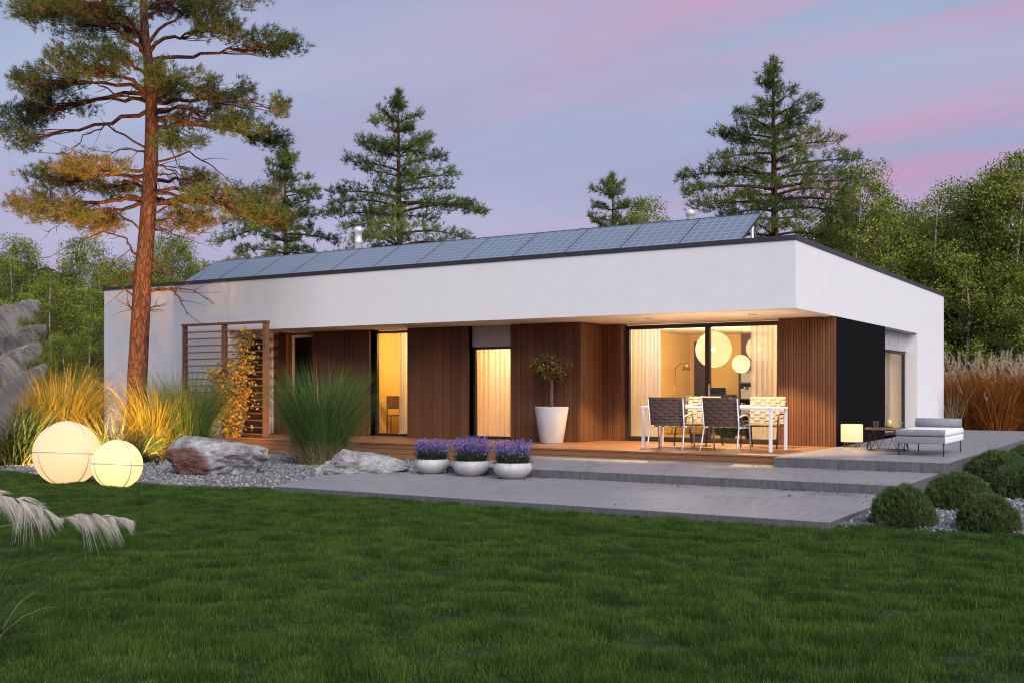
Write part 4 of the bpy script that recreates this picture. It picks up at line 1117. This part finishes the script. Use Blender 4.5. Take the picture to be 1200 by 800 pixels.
for i, (px, d, r, h, lb) in enumerate(SH):
    x, y = at(px, d)
    e = empty('round_shrub', (x, y, GZ), rng.uniform(0, 6), lb, 'shrub', 'low round shrubs in the gravel')
    o = link(bpy.data.objects.new('foliage', sm[i % 3]), e); o.scale = (r, r, h)
    if i == 0: twg = stm.build('stem', M['stem'], e)
    else: twg = link(bpy.data.objects.new('stem', twg.data), e)
    twg.scale = (r, r, h)

# ================================================================== TREES
def branch_tube(m, pts, r0, r1, n=5): m.tube([tuple(p) for p in pts], np.linspace(r0, r1, len(pts)), n)

# the tall leaning pine: limbs and needle pads laid out by hand
pine = empty('pine_tree', (*at(160, 22.1), GZ), 0, 'tall red barked pine rising in front of the white wall end', 'pine tree')
po = np.array([*at(160, 22.1), GZ]); PD = 22.1
def pp(px, py, dd=0.0):
    d = PD + dd; p = CAM + FW * d + RT * ((px - 600) / FPX * d); p[2] = hz(py, d); return p - po
TR = [(159, 545, .225), (160, 500, .205), (161, 440, .195), (164, 385, .190), (167, 330, .180), (171, 285, .165), (175, 230, .150), (177, 185, .140), (178, 150, .130), (177, 115, .115), (174, 75, .10), (170, 40, .085), (168, 5, .07), (168, -40, .05), (170, -85, .03), (171, -120, .01)]
tk = MB(); pts = [pp(x, y) for x, y, r in TR]
fine = []; fr = []
for i in range(len(pts) - 1):
    for t in np.linspace(0, 1, 5)[:-1]: fine.append(pts[i] * (1 - t) + pts[i + 1] * t); fr.append(TR[i][2] * (1 - t) + TR[i + 1][2] * t)
fine.append(pts[-1]); fr.append(TR[-1][2])
tk.tube([tuple(p) for p in fine], [r * (1 + .05 * mn.noise(Vector(p) * 2.5)) for r, p in zip(fr, fine)], 18)
tk.build('trunk', M['pinebark'], pine)
def trunk_at(py):
    for (x0, y0, _), (x1, y1, _) in zip(TR, TR[1:]):
        if y1 <= py <= y0: t = (y0 - py) / (y0 - y1); return pp(x0 + (x1 - x0) * t, py)
    return pp(170, -100)
g = np.random.default_rng(21)
# pad: trunk row, centre (px, py), half size (px), distance offset (m)
PADS = [(62, 95, 28, 62, 14, .5), (40, 45, 14, 34, 12, -.6), (45, 105, 6, 60, 13, -1.2), (66, 140, 38, 36, 12, .9), (30, 205, 12, 40, 12, .8), (62, 250, 34, 32, 15, -.3), (55, 240, 6, 36, 10, 1.2), (72, 318, 55, 42, 10, .2), (15, 255, -6, 60, 9, -.8), (-20, 150, -25, 55, 14, 0), (-20, 215, -22, 50, 12, .8), (-60, 170, -62, 48, 16, -.5), (-90, 172, -100, 36, 16, 0),
        (105, 110, 78, 55, 16, -.6), (108, 55, 98, 42, 15, .4), (112, 24, 140, 34, 15, 1.0), (118, 70, 128, 44, 14, 1.3), (105, 140, 62, 36, 10, -1.3), (128, 25, 165, 22, 10, .2),
        (112, 205, 95, 40, 13, -.8), (115, 262, 112, 44, 12, .5), (120, 315, 128, 32, 9, -.4), (118, 188, 112, 26, 10, 1.4), (135, 235, 140, 44, 12, 1.1), (140, 275, 152, 36, 13, -.2), (150, 315, 165, 26, 8, .6), (140, 210, 165, 30, 9, -1.1),
        (200, 105, 200, 48, 10, -.6), (205, 62, 212, 44, 12, .5), (215, 130, 222, 36, 9, 1.0), (232, 70, 252, 46, 13, -.3), (240, 115, 262, 32, 11, .8), (235, 38, 240, 32, 10, 1.2),
        (215, 225, 215, 34, 10, .8), (225, 255, 238, 48, 14, -.4), (235, 215, 262, 40, 11, .6), (238, 295, 250, 36, 12, -.8), (225, 310, 226, 22, 8, .3), (240, 330, 262, 18, 8, 0)]
limbs = MB(); C_, D_, V_ = [], [], []
for (ty_, cx_, cy_, rx, ry, dd) in PADS:
    a = trunk_at(ty_); c = pp(cx_, cy_, dd); rm = rx / FPX * PD; rzm = ry * 1.15 / FPX * PD
    mid = a * .5 + c * .5 + np.array([0, 0, .22 + g.normal() * .12]); mid = mid + np.array([g.normal() * .15, g.normal() * .15, 0])
    q = bez(a, mid, c, 10); q[1:-1] += g.normal(size=(8, 3)) * .035
    branch_tube(limbs, q, .048 if ty_ > 60 else .04, .014, 6)
    nt_ = int(rx * ry * .34) + 30
    u = rand_dirs(nt_, g) * g.uniform(.15, 1, (nt_, 1)) ** .5
    off = u[:, :1] * RT[None] * rm + u[:, 1:2] * FW[None] * rm * .8 + np.array([0, 0, 1.])[None] * (u[:, 2:3] * rzm)
    off[:, 2] += .10 * rm * (1 - (u[:, 0] ** 2 + u[:, 1] ** 2))
    # ragged edge: drop tufts in noise hollows
    keep = np.array([mn.noise(Vector(c + o) * 1.9) > -.16 for o in off]); off = off[keep]
    Cn = c + off
    for k in range(0, len(Cn), 4):
        e0 = q[g.integers(5, 10)]; branch_tube(limbs, bez(e0, (e0 + Cn[k]) / 2 + np.array([0, 0, -.05 + g.normal() * .06]), Cn[k], 5), .011, .003, 4)
    dirn = off / (np.linalg.norm(off, axis=1, keepdims=True) + 1e-6) * .7 + (c - a) / np.linalg.norm(c - a) * .4 + np.array([0, 0, .45])
    dirn /= np.linalg.norm(dirn, axis=1, keepdims=True)
    C_.append(Cn); D_.append(dirn); V_.append(np.clip((.70 if cy_ > 180 else .38) + g.normal(size=len(Cn)) * .17 + .15 * g.normal(), 0, 1))  # lower pads browner: the uplight's orange glow is put into the needle colour
C_, D_, V_ = np.concatenate(C_), np.concatenate(D_), np.concatenate(V_)
# each tuft is a short shoot of needles
C2 = (C_[:, None] + D_[:, None] * np.array([-.05, .03, .10])[None, :, None] + g.normal(size=(len(C_), 3, 3)) * .045).reshape(-1, 3)
mobj('crown', np_mesh('crown', *needles(C2, np.repeat(D_, 3, 0), .125, .0058, 11, .75, np.repeat(V_, 3), g)), M['needle'], pine)
# bare dead branches and stubs
for chain in ([(165, 172), (125, 147), (98, 160), (75, 188)], [(168, 178), (140, 175), (115, 190)], [(168, 215), (130, 200), (105, 212), (70, 245)], [(165, 268), (128, 244), (88, 248), (60, 270)], [(186, 165), (215, 150), (240, 165)], [(186, 190), (222, 178), (250, 195), (270, 215)], [(186, 195), (205, 200), (222, 215)],
              [(183, 205), (205, 205), (225, 232)], [(178, 250), (205, 238), (222, 240)], [(176, 310), (190, 298), (206, 299)], [(175, 318), (190, 313), (204, 315)], [(175, 338), (200, 338), (228, 340), (252, 356)], [(200, 338), (212, 352), (220, 370)], [(156, 296), (148, 280), (120, 272), (60, 300)],
              [(156, 325), (140, 320)], [(155, 345), (137, 334)], [(155, 362), (147, 354)], [(175, 362), (184, 358)], [(178, 268), (195, 270), (212, 282)], [(178, 262), (200, 256), (230, 276)], [(172, 120), (140, 112), (110, 98), (60, 118)], [(180, 130), (215, 126), (255, 150)], [(184, 158), (200, 172), (212, 200)]):
    P0 = [trunk_at(chain[0][1] + 6)] + [pp(x, y, g.normal() * .12 * i) for i, (x, y) in enumerate(chain)]
    q = []
    for i in range(len(P0) - 1):
        for t in np.linspace(0, 1, 5)[(0 if i == 0 else 1):]: q.append(P0[i] * (1 - t) + P0[i + 1] * t + g.normal(size=3) * .014)
    branch_tube(limbs, q, .032, .005, 5)
    for k in range(7):
        s0 = q[g.integers(max(1, len(q) // 3), len(q))]; d_ = (q[-1] - q[0]) / np.linalg.norm(q[-1] - q[0])
        e1 = s0 + (d_ * .6 + g.normal(size=3) * .45) * g.uniform(.25, .75)
        branch_tube(limbs, bez(s0, (s0 + e1) / 2 + g.normal(size=3) * .06, e1, 5), .009, .002, 4)
limbs.build('branches', M['pinebark'], pine)

def conifer(name, px, depth, top_py, prof, label, seed, n_whorl, crown0, tw=.16, dens=1.0, cat_='pine tree', scaleneedle=1.0, extra=(), grp='pines behind the house'):
    """prof: list of (relative height, radius left px, radius right px)"""
    g = np.random.default_rng(seed); x, y = at(px, depth); H = hz(top_py, depth) - GZ
    e = empty(name, (x, y, GZ), 0, label, cat_, grp)
    m = MB(); m.tube([(.12 * math.sin(t * 3) * (1 - t), .1 * math.sin(t * 4 + 1) * (1 - t), H * t) for t in np.linspace(0, 1, 14)], [tw * (1 - t) ** .8 + .012 for t in np.linspace(0, 1, 14)], 9); m.build('trunk', M['pinebark'], e)
    L = MB(); Cs, Ds, Vs = [], [], []
    hs = [p[0] for p in prof]; rl = [p[1] for p in prof]; rr = [p[2] for p in prof]
    eo = np.array([x, y, GZ])
    def bough(p0, p1, p2, R_, dirv):
        q = bez(p0, p1, p2, 9); branch_tube(L, q, .016 + .012 * R_, .005, 4)
        nt_ = int((5 + 20 * R_) * dens)
        tt_ = .22 + .78 * g.uniform(0, 1, nt_) ** .75
        base = np.stack([np.interp(tt_, np.linspace(0, 1, 9), q[:, i]) for i in range(3)], 1)
        sdv = np.array([-dirv[1], dirv[0], 0]); wid = R_ * .24 * np.sin(np.clip(tt_, 0, 1) * PI * .86 + .25)
        C = base + sdv * (g.normal(size=nt_) * wid)[:, None] + np.array([0, 0, 1.]) * (g.normal(size=nt_) * .045 + .05)[:, None]
        D = dirv * .6 + sdv * g.normal(size=(nt_, 1)) * .35 + np.array([0, 0, .5]) + g.normal(size=(nt_, 3)) * .25
        D /= np.linalg.norm(D, axis=1, keepdims=True)
        Cs.append(C); Ds.append(D); Vs.append(np.clip(.5 + .2 * g.normal() + g.normal(size=nt_) * .15, 0, 1))
    for (yb, tx_, ty_) in extra:
        dd = depth + g.normal() * .5; p2 = CAM + FW * dd + RT * ((tx_ - 600) / FPX * dd); p2[2] = hz(ty_, dd); p2 = p2 - eo
        p0 = np.array([0, 0, hz(yb, depth) - GZ]); v = p2 - p0; R_ = float(np.linalg.norm(v[:2])); dirv = np.array([v[0] / R_, v[1] / R_, 0])
        bough(p0, (p0 + p2) / 2 + np.array([0, 0, R_ * .10]), p2, R_ * 1.25, dirv)
    for w in range(n_whorl):
        t = crown0 + (1 - crown0) * (w + g.uniform(-.3, .3)) / n_whorl; t = min(max(t, crown0), .985); h = H * t
        nb = g.integers(3, 6); a0 = g.uniform(0, 2 * PI)
        wl = g.uniform(.72, 1.12)
        for b_ in range(nb):
            az = a0 + 2 * PI * b_ / nb + g.normal() * .3
            dirv = np.array([math.cos(az), math.sin(az), 0]); lat = float(dirv @ RT)
            rp = np.interp(t, hs, rr if lat > 0 else rl); ro = (np.interp(t, hs, rl) + np.interp(t, hs, rr)) / 2
            R_ = (rp * abs(lat) + ro * (1 - abs(lat))) / FPX * depth * g.uniform(.42, 1.12) * wl
            if R_ < .08: R_ = .08
            tipz = h + R_ * (.10 + .5 * max(t - .6, 0)) - (.16 * R_ if t < .66 else 0)
            p0 = np.array([0, 0, h]); p2 = dirv * R_ + np.array([0, 0, tipz]); p1 = dirv * R_ * .5 + np.array([0, 0, h + R_ * .16])
            bough(p0, p1, p2, R_, dirv)
    for k in range(14):
        az = g.uniform(0, 2 * PI); h = H * g.uniform(max(crown0 - .16, .1), crown0 + .08); R_ = g.uniform(.6, 1.8)
        q = bez((0, 0, h), (math.cos(az) * R_ * .5, math.sin(az) * R_ * .5, h + R_ * .22), (math.cos(az) * R_, math.sin(az) * R_, h - R_ * .12), 8); branch_tube(L, q, .022, .004, 4)
    hh = H * (1 - .10 * g.uniform(0, 1, 46) ** 1.3); rr_ = (H - hh) * .16 + .02; aa = g.uniform(0, 6.28, 46)
    Cs.append(np.stack([np.cos(aa) * rr_, np.sin(aa) * rr_, hh - .06], 1)); Ds.append(np.stack([np.cos(aa) * .45, np.sin(aa) * .45, np.full(46, .8)], 1)); Vs.append(np.clip(.55 + g.normal(size=46) * .15, 0, 1))
    L.build('branches', M['pinebark'], e)
    C, D, V = np.concatenate(Cs), np.concatenate(Ds), np.concatenate(Vs)
    C2 = (C[:, None] + D[:, None] * np.array([-.06, .08])[None, :, None] + g.normal(size=(len(C), 2, 3)) * .05).reshape(-1, 3)
    mobj('crown', np_mesh('crown', *needles(C2, np.repeat(D, 2, 0), .19 * scaleneedle, .011, 9, .7, np.repeat(V, 2), g)), M['needle2'], e)
    return e
conifer('pine_tree', 467, 36, 106, [(.45, 80, 80), (.58, 92, 104), (.665, 86, 92), (.72, 66, 62), (.79, 62, 55), (.865, 38, 34), (.94, 13, 13), (1, 2, 2)], 'tall pointed pine rising behind the nearer chimney flue', 31, 14, .42, .17, .9, extra=[(232, 386, 226), (255, 388, 252), (200, 404, 190), (178, 422, 166), (238, 571, 252), (215, 534, 206), (196, 522, 184), (176, 506, 162), (250, 552, 240), (262, 400, 268)])
conifer('pine_tree', 334, 38, 172, [(.5, 80, 60), (.644, 86, 55), (.74, 56, 52), (.80, 50, 50), (.87, 34, 36), (.945, 15, 16), (1, 2, 2)], 'shorter pine partly behind the big leaning pine', 32, 13, .46, .14, .9, extra=[(245, 262, 262), (262, 250, 288), (250, 384, 256), (226, 372, 224), (275, 392, 284)])
conifer('pine_tree', 718, 42, 203, [(.6, 48, 48), (.79, 44, 42), (.875, 30, 30), (.943, 14, 14), (1, 2, 2)], 'small dark fir tip above the middle of the solar panels', 33, 11, .50, .10, .8)
conifer('pine_tree', 906, 34, 66, [(.40, 90, 110), (.53, 112, 118), (.65, 108, 116), (.70, 92, 102), (.765, 74, 88), (.83, 54, 54), (.90, 28, 28), (.957, 11, 11), (1, 2, 2)], 'tallest spreading pine behind the corner of the roof', 34, 15, .40, .19, .95, extra=[(205, 797, 209), (222, 802, 226), (180, 832, 190), (162, 846, 160), (200, 1006, 188), (222, 1012, 214), (150, 962, 126), (178, 988, 166), (235, 1004, 240), (240, 812, 244)])

# broadleaved woodland trees: four crowns built once, then copied
def birch_proto(seed, H, R, low, nclump, nleaf, leafmat, size, label):
    g = np.random.default_rng(seed)
    e = empty('birch_tree', (0, 0, 0), 0, label, 'tree')
    m = MB(); lb_ = MB(); ph = g.uniform(0, 6); wob = lambda t: np.array([.14 * math.sin(t * 5 + ph), .12 * math.sin(t * 4 + ph * 2), 0])
    m.tube([tuple(wob(t) - wob(0) + np.array([0, 0, H * .97 * t])) for t in np.linspace(0, 1, 14)], [.075 * (1 - t) ** .9 + .01 for t in np.linspace(0, 1, 14)], 8)
    cents = []
    for k in range(nclump):
        t = low + (1 - low) * g.uniform(0, 1) ** .9; env = R * (math.sin(PI * min(max((t - low) / (1.03 - low), 0), 1) ** .75)) ** .65 + .12
        a = g.uniform(0, 2 * PI); rr = env * g.uniform(.25, 1.0) ** .6
        c = np.array([rr * math.cos(a), rr * math.sin(a), H * t]); cents.append(c)
        tb = max(t - .10 - .12 * rr / R, .12); p0 = wob(tb) - wob(0) + np.array([0, 0, H * .97 * tb])
        branch_tube(lb_, bez(p0, (p0 * .4 + c * .6) + np.array([0, 0, -.10]), c, 5), .013, .003, 4)
    m.build('trunk', M['birchbark'], e); lb_.build('limbs', M['stem'], e)
    cents = np.array(cents); per = nleaf // nclump
    sz = g.uniform(.12, .31, nclump)
    C = (cents[:, None] + np.clip(g.normal(size=(nclump, per, 3)), -1.45, 1.45) * np.array([1, 1, .75])[None, None] * sz[:, None, None]).reshape(-1, 3)
    var = np.clip(np.repeat(g.uniform(.05, .9, nclump), per) + g.normal(size=len(C)) * .16, 0, 1)
    C[:, 2] = np.maximum(C[:, 2], .15)
    mobj('crown', np_mesh('crown', *leaves(C, size, var, g, .62)), M[leafmat], e)
    return e
LB = ['pale green birch in the sunlit edge of the wood', 'loose light green birch with a slim white trunk in the wood', 'bushy mid green young tree at the edge of the wood', 'dark dense tree filling the depth of the wood']
protos = [birch_proto(101, 7.6, 1.35, .28, 125, 17000, 'birchleaf', .078, LB[0]), birch_proto(102, 8.2, 1.15, .36, 95, 11000, 'birchleaf', .076, LB[1]),
          birch_proto(103, 6.2, 1.55, .06, 140, 18000, 'birchleaf', .078, LB[2]), birch_proto(104, 7.4, 1.8, .03, 120, 10500, 'darkleaf', .15, LB[3])]
PH = [7.6, 8.2, 6.2, 7.4]; first = [True] * 4
def wood_tree(k, px, depth, top_py, wide=1.0):
    x, y = at(px, depth); s = (hz(top_py, depth) - GZ) / PH[k]
    o = protos[k] if first[k] else copy_tree(protos[k]); first[k] = False
    o.location = (x, y, GZ); o.rotation_euler.z = rng.uniform(0, 6.28); o.scale = (s * wide, s * wide, s)
    tag(o, LB[k], 'tree', ['sunlit birches along the wood', 'slim white birches in the wood', 'young trees along the wood edge', 'dark trees deep in the wood'][k])
r2 = np.random.default_rng(77)
# left wood
for px, d, ty in ((-20, 40, 292), (22, 38, 288), (60, 41, 300), (98, 39, 296), (135, 43, 300), (172, 41, 305), (208, 44, 288), (238, 46, 300), (-55, 41, 280)): wood_tree(0, px, d, ty + r2.normal() * 9, 1.0)
for px, d, ty in ((62, 33.5, 322), (8, 36, 300), (112, 37, 312), (196, 42, 276), (146, 40, 318), (-40, 34, 300)): wood_tree(1, px, d, ty, 1.1)
for px, d, ty in ((-10, 33, 352), (40, 35, 345), (84, 34, 358), (112, 33, 372), (30, 32, 385), (70, 31.5, 395), (-45, 31, 370), (100, 36, 340), (-20, 30, 400), (128, 38, 335)): wood_tree(2, px, d, ty, 1.15)
for px in range(-90, 300, 34): wood_tree(3, px + r2.normal() * 6, 49 + r2.normal() * 2, 328 + r2.normal() * 9, 1.2)
for px in range(-80, 150, 38): wood_tree(3, px + r2.normal() * 6, 43 + r2.normal(), 365 + r2.normal() * 8, 1.2)
# behind the house
wood_tree(0, 757, 44, 238, .9)
# right wood
for px, d, ty in ((1012, 36, 196), (1040, 38, 235), (985, 37, 238), (1072, 39, 250), (1135, 37, 222), (1165, 36, 208), (1200, 35, 186), (1232, 36, 190), (1262, 35, 196)): wood_tree(0, px, d, ty + r2.normal() * 5, .95)
for px, d, ty in ((1108, 36.5, 220), (1120, 40, 240), (1150, 38, 240), (1186, 35.5, 200), (1085, 41, 262), (1030, 40, 250)): wood_tree(1, px, d, ty, 1.1)
for px, d, ty in ((955, 38, 268), (990, 40, 262), (1025, 41, 258), (1050, 42, 265), (1085, 38, 270), (1125, 35, 300), (1180, 34.5, 310), (1210, 33.5, 320)): wood_tree(2, px, d, ty, 1.1)
for px in range(960, 1330, 30): wood_tree(3, px + r2.normal() * 6, 47 + r2.normal() * 2, 292 - (px - 1000) * .10 + r2.normal() * 12, 1.1)
for px in range(1110, 1290, 34): wood_tree(3, px + r2.normal() * 5, 41 + r2.normal(), 330 + r2.normal() * 10, 1.2)

# ================================================================== LAWN AND PEBBLES
g = np.random.default_rng(3)
def gn_scatter(o, name, lo, hi, align=False):
    """instances the object's own tuft (attribute 'is_pt' = 0) on its own loose points (is_pt = 1)"""
    ng = bpy.data.node_groups.new(name, 'GeometryNodeTree')
    ng.interface.new_socket('Geometry', in_out='INPUT', socket_type='NodeSocketGeometry'); ng.interface.new_socket('Geometry', in_out='OUTPUT', socket_type='NodeSocketGeometry')
    gi = ng.nodes.new('NodeGroupInput'); go = ng.nodes.new('NodeGroupOutput')
    na = ng.nodes.new('GeometryNodeInputNamedAttribute'); na.data_type = 'FLOAT'; na.inputs[0].default_value = 'is_pt'
    sep = ng.nodes.new('GeometryNodeSeparateGeometry'); sep.domain = 'POINT'
    cmp = ng.nodes.new('ShaderNodeMath'); cmp.operation = 'GREATER_THAN'; cmp.inputs[1].default_value = .5
    ng.links.new(na.outputs[0], cmp.inputs[0]); ng.links.new(gi.outputs[0], sep.inputs[0]); ng.links.new(cmp.outputs[0], sep.inputs[1])
    iop = ng.nodes.new('GeometryNodeInstanceOnPoints')
    ng.links.new(sep.outputs[0], iop.inputs['Points']); ng.links.new(sep.outputs[1], iop.inputs['Instance'])
    rv = ng.nodes.new('FunctionNodeRandomValue'); rv.data_type = 'FLOAT_VECTOR'
    rv.inputs[0].default_value = (-PI, -PI, -PI) if align else (0, 0, 0); rv.inputs[1].default_value = (PI, PI, PI) if align else (0, 0, 6.2832)
    ng.links.new(rv.outputs[0], iop.inputs['Rotation'])
    sa = ng.nodes.new('GeometryNodeInputNamedAttribute'); sa.data_type = 'FLOAT_VECTOR'; sa.inputs[0].default_value = 'sc'
    ng.links.new(sa.outputs[0], iop.inputs['Scale'])
    ng.links.new(iop.outputs[0], go.inputs[0])
    md = o.modifiers.new('scatter', 'NODES'); md.node_group = ng
def scatter_obj(name, V, F, var, pts, sc, mat, smooth=False):
    nv = len(V); Va = np.concatenate([V, pts]); me = np_mesh(name, Va, F, np.concatenate([var, np.zeros(len(pts))]), smooth)
    a = me.attributes.new('is_pt', 'FLOAT', 'POINT'); a.data.foreach_set('value', np.concatenate([np.zeros(nv), np.ones(len(pts))]).astype(np.float32))
    a = me.attributes.new('sc', 'FLOAT_VECTOR', 'POINT'); a.data.foreach_set('vector', np.concatenate([np.ones((nv, 3)), sc]).astype(np.float32).ravel())
    return mobj(name, me, mat)
def in_view(x, y, margin=1.12):
    dx, dy = x - CAM[0], y - CAM[1]; d = dx * FW[0] + dy * FW[1]; l = dx * RT[0] + dy * RT[1]
    return (d > 2.5) & (np.abs(l) < d * .4747 * margin + 2.6)
PS = .20                                           # patch size
nb = 560
az = g.uniform(0, 2 * PI, nb); xy = g.normal(size=(nb, 2)) * PS * .30
B, P = blades(nb, 0, .047, .0014, .5, .75, 4, g)
V, F, var = B; V = V.reshape(nb, -1, 3); V[:, :, 0] += xy[:, :1]; V[:, :, 1] += xy[:, 1:2]; V = V.reshape(-1, 3)
gx_, gy_ = np.meshgrid(np.arange(-26, 12, PS * .62), np.arange(-17.5, -6.2, PS * .62))
px2 = gx_.ravel() + g.uniform(-.07, .07, gx_.size); py2 = gy_.ravel() + g.uniform(-.07, .07, gx_.size)
ey = np.array([edge_y(a) for a in px2]); ok = (py2 < ey - .20) & in_view(px2, py2)
px2, py2 = px2[ok], py2[ok]
ex = np.linspace(-24, 9, 230); ok = in_view(ex, np.full_like(ex, -7)); ex = ex[ok]
hs = np.array([min(max(1.0 + 2.6 * mn.noise(Vector((a * 2.3 + .35 * b_, b_ * 3.3, 0))) + .5 * mn.noise(Vector((a * .7, b_ * 1.1, 9))) + .10 * g.normal(), .12), 1.8) for a, b_ in zip(px2, py2)])
ptsA = np.stack([px2, py2, np.full(len(px2), GZ - .018)], 1); scA = np.stack([np.ones(len(px2)), np.ones(len(px2)), hs], 1)
ey = np.array([edge_y(a) for a in ex]); ptsB = np.stack([ex, ey - .12, np.full(len(ex), GZ - .018)], 1); scB = np.stack([np.full(len(ex), .42), np.full(len(ex), .42), np.full(len(ex), 1.0)], 1)
lawn = scatter_obj('grass', V, F, var, np.concatenate([ptsA, ptsB]), np.concatenate([scA, scB]), M['grass'])
tag(lawn, 'mown green lawn grass in front of the paving', 'lawn', kind='stuff'); gn_scatter(lawn, 'lawn_scatter', .8, 1.2)

import bmesh
bm = bmesh.new(); bmesh.ops.create_icosphere(bm, subdivisions=1, radius=1); bm.verts.ensure_lookup_table()
pv = np.array([v.co * (1 + .25 * mn.noise(v.co * 1.8)) for v in bm.verts]); pf = np.array([[v.index for v in f.verts] for f in bm.faces]); bm.free()
def pebbles(region, n, size, label):
    x0, x1, y0, y1 = region; x = g.uniform(x0, x1, n); y = g.uniform(y0, y1, n)
    ok = (y > np.array([edge_y(a) for a in x]) + .02) & in_view(x, y)
    # keep clear of the slabs
    ok &= ~((x < 2.66) & (x > .0) & (y > -1.16)) & ~((x < 2.54) & (x > -4.73) & (y > -3.63)) & ~((x > -5.4) & (x < 2.51) & (y < -3.3)) & ~((x > -6.2) & (x <= -5.4) & (y < -4.6) & (y > -6.4) & (x > -5.35 - .8 * (y + 6.93) / 1.83))
    x, y = x[ok], y[ok]; s = size * g.uniform(.6, 1.5, len(x))
    o = scatter_obj('gravel', pv, pf, np.full(len(pv), .5), np.stack([x, y, GZ + s * .35], 1), np.stack([s, s * g.uniform(.6, 1, len(x)), s * g.uniform(.5, .8, len(x))], 1), M['pebble'])
    tag(o, label, 'gravel', kind='stuff'); gn_scatter(o, 'pebble_scatter', 0, 0, True)
pebbles((2.4, 7, -6.6, 4), 16000, .022, 'loose grey pebbles between the round shrubs')
pebbles((-16, -4.6, -7.2, -.8), 32000, .019, 'loose grey pebbles round the boulders and grass clumps')

# fallen leaves and scraps along the steps
pts = []
for (x0, x1, y0, y1, z, n_) in ((-6, -2.6, -4.6, -3.72, -.281, 170), (-1.2, 2.4, -4.15, -3.70, -.281, 120), (-.4, 2.5, -1.55, -1.2, -.156, 90), (-4.5, 2.4, -6.8, -3.7, -.281, 40), (1.5, 2.4, -4.6, -3.8, -.281, 40)):
    for c in range(n_ // 8):
        cx0, cy0 = g.uniform(x0, x1), y1 - (y1 - y0) * g.uniform(0, 1) ** 2
        k = g.integers(2, 12); pts.append(np.stack([cx0 + g.normal(size=k) * .10, np.minimum(cy0 + g.normal(size=k) * .035, y1), z + .010 + g.uniform(0, .012, k)], 1))
C = np.concatenate(pts); V, F, var = leaves(C, .045, g.uniform(0, 1, len(C)), g, .6, 2.0)
V[:, 2] = np.maximum(V[:, 2], np.repeat(C[:, 2], 4) - .008)
tag(mobj('fallen_leaves', np_mesh('fallen_leaves', V, F, var), M['deadleaf']), 'dry dark fallen leaves scattered along the concrete steps', 'fallen leaves', kind='stuff')
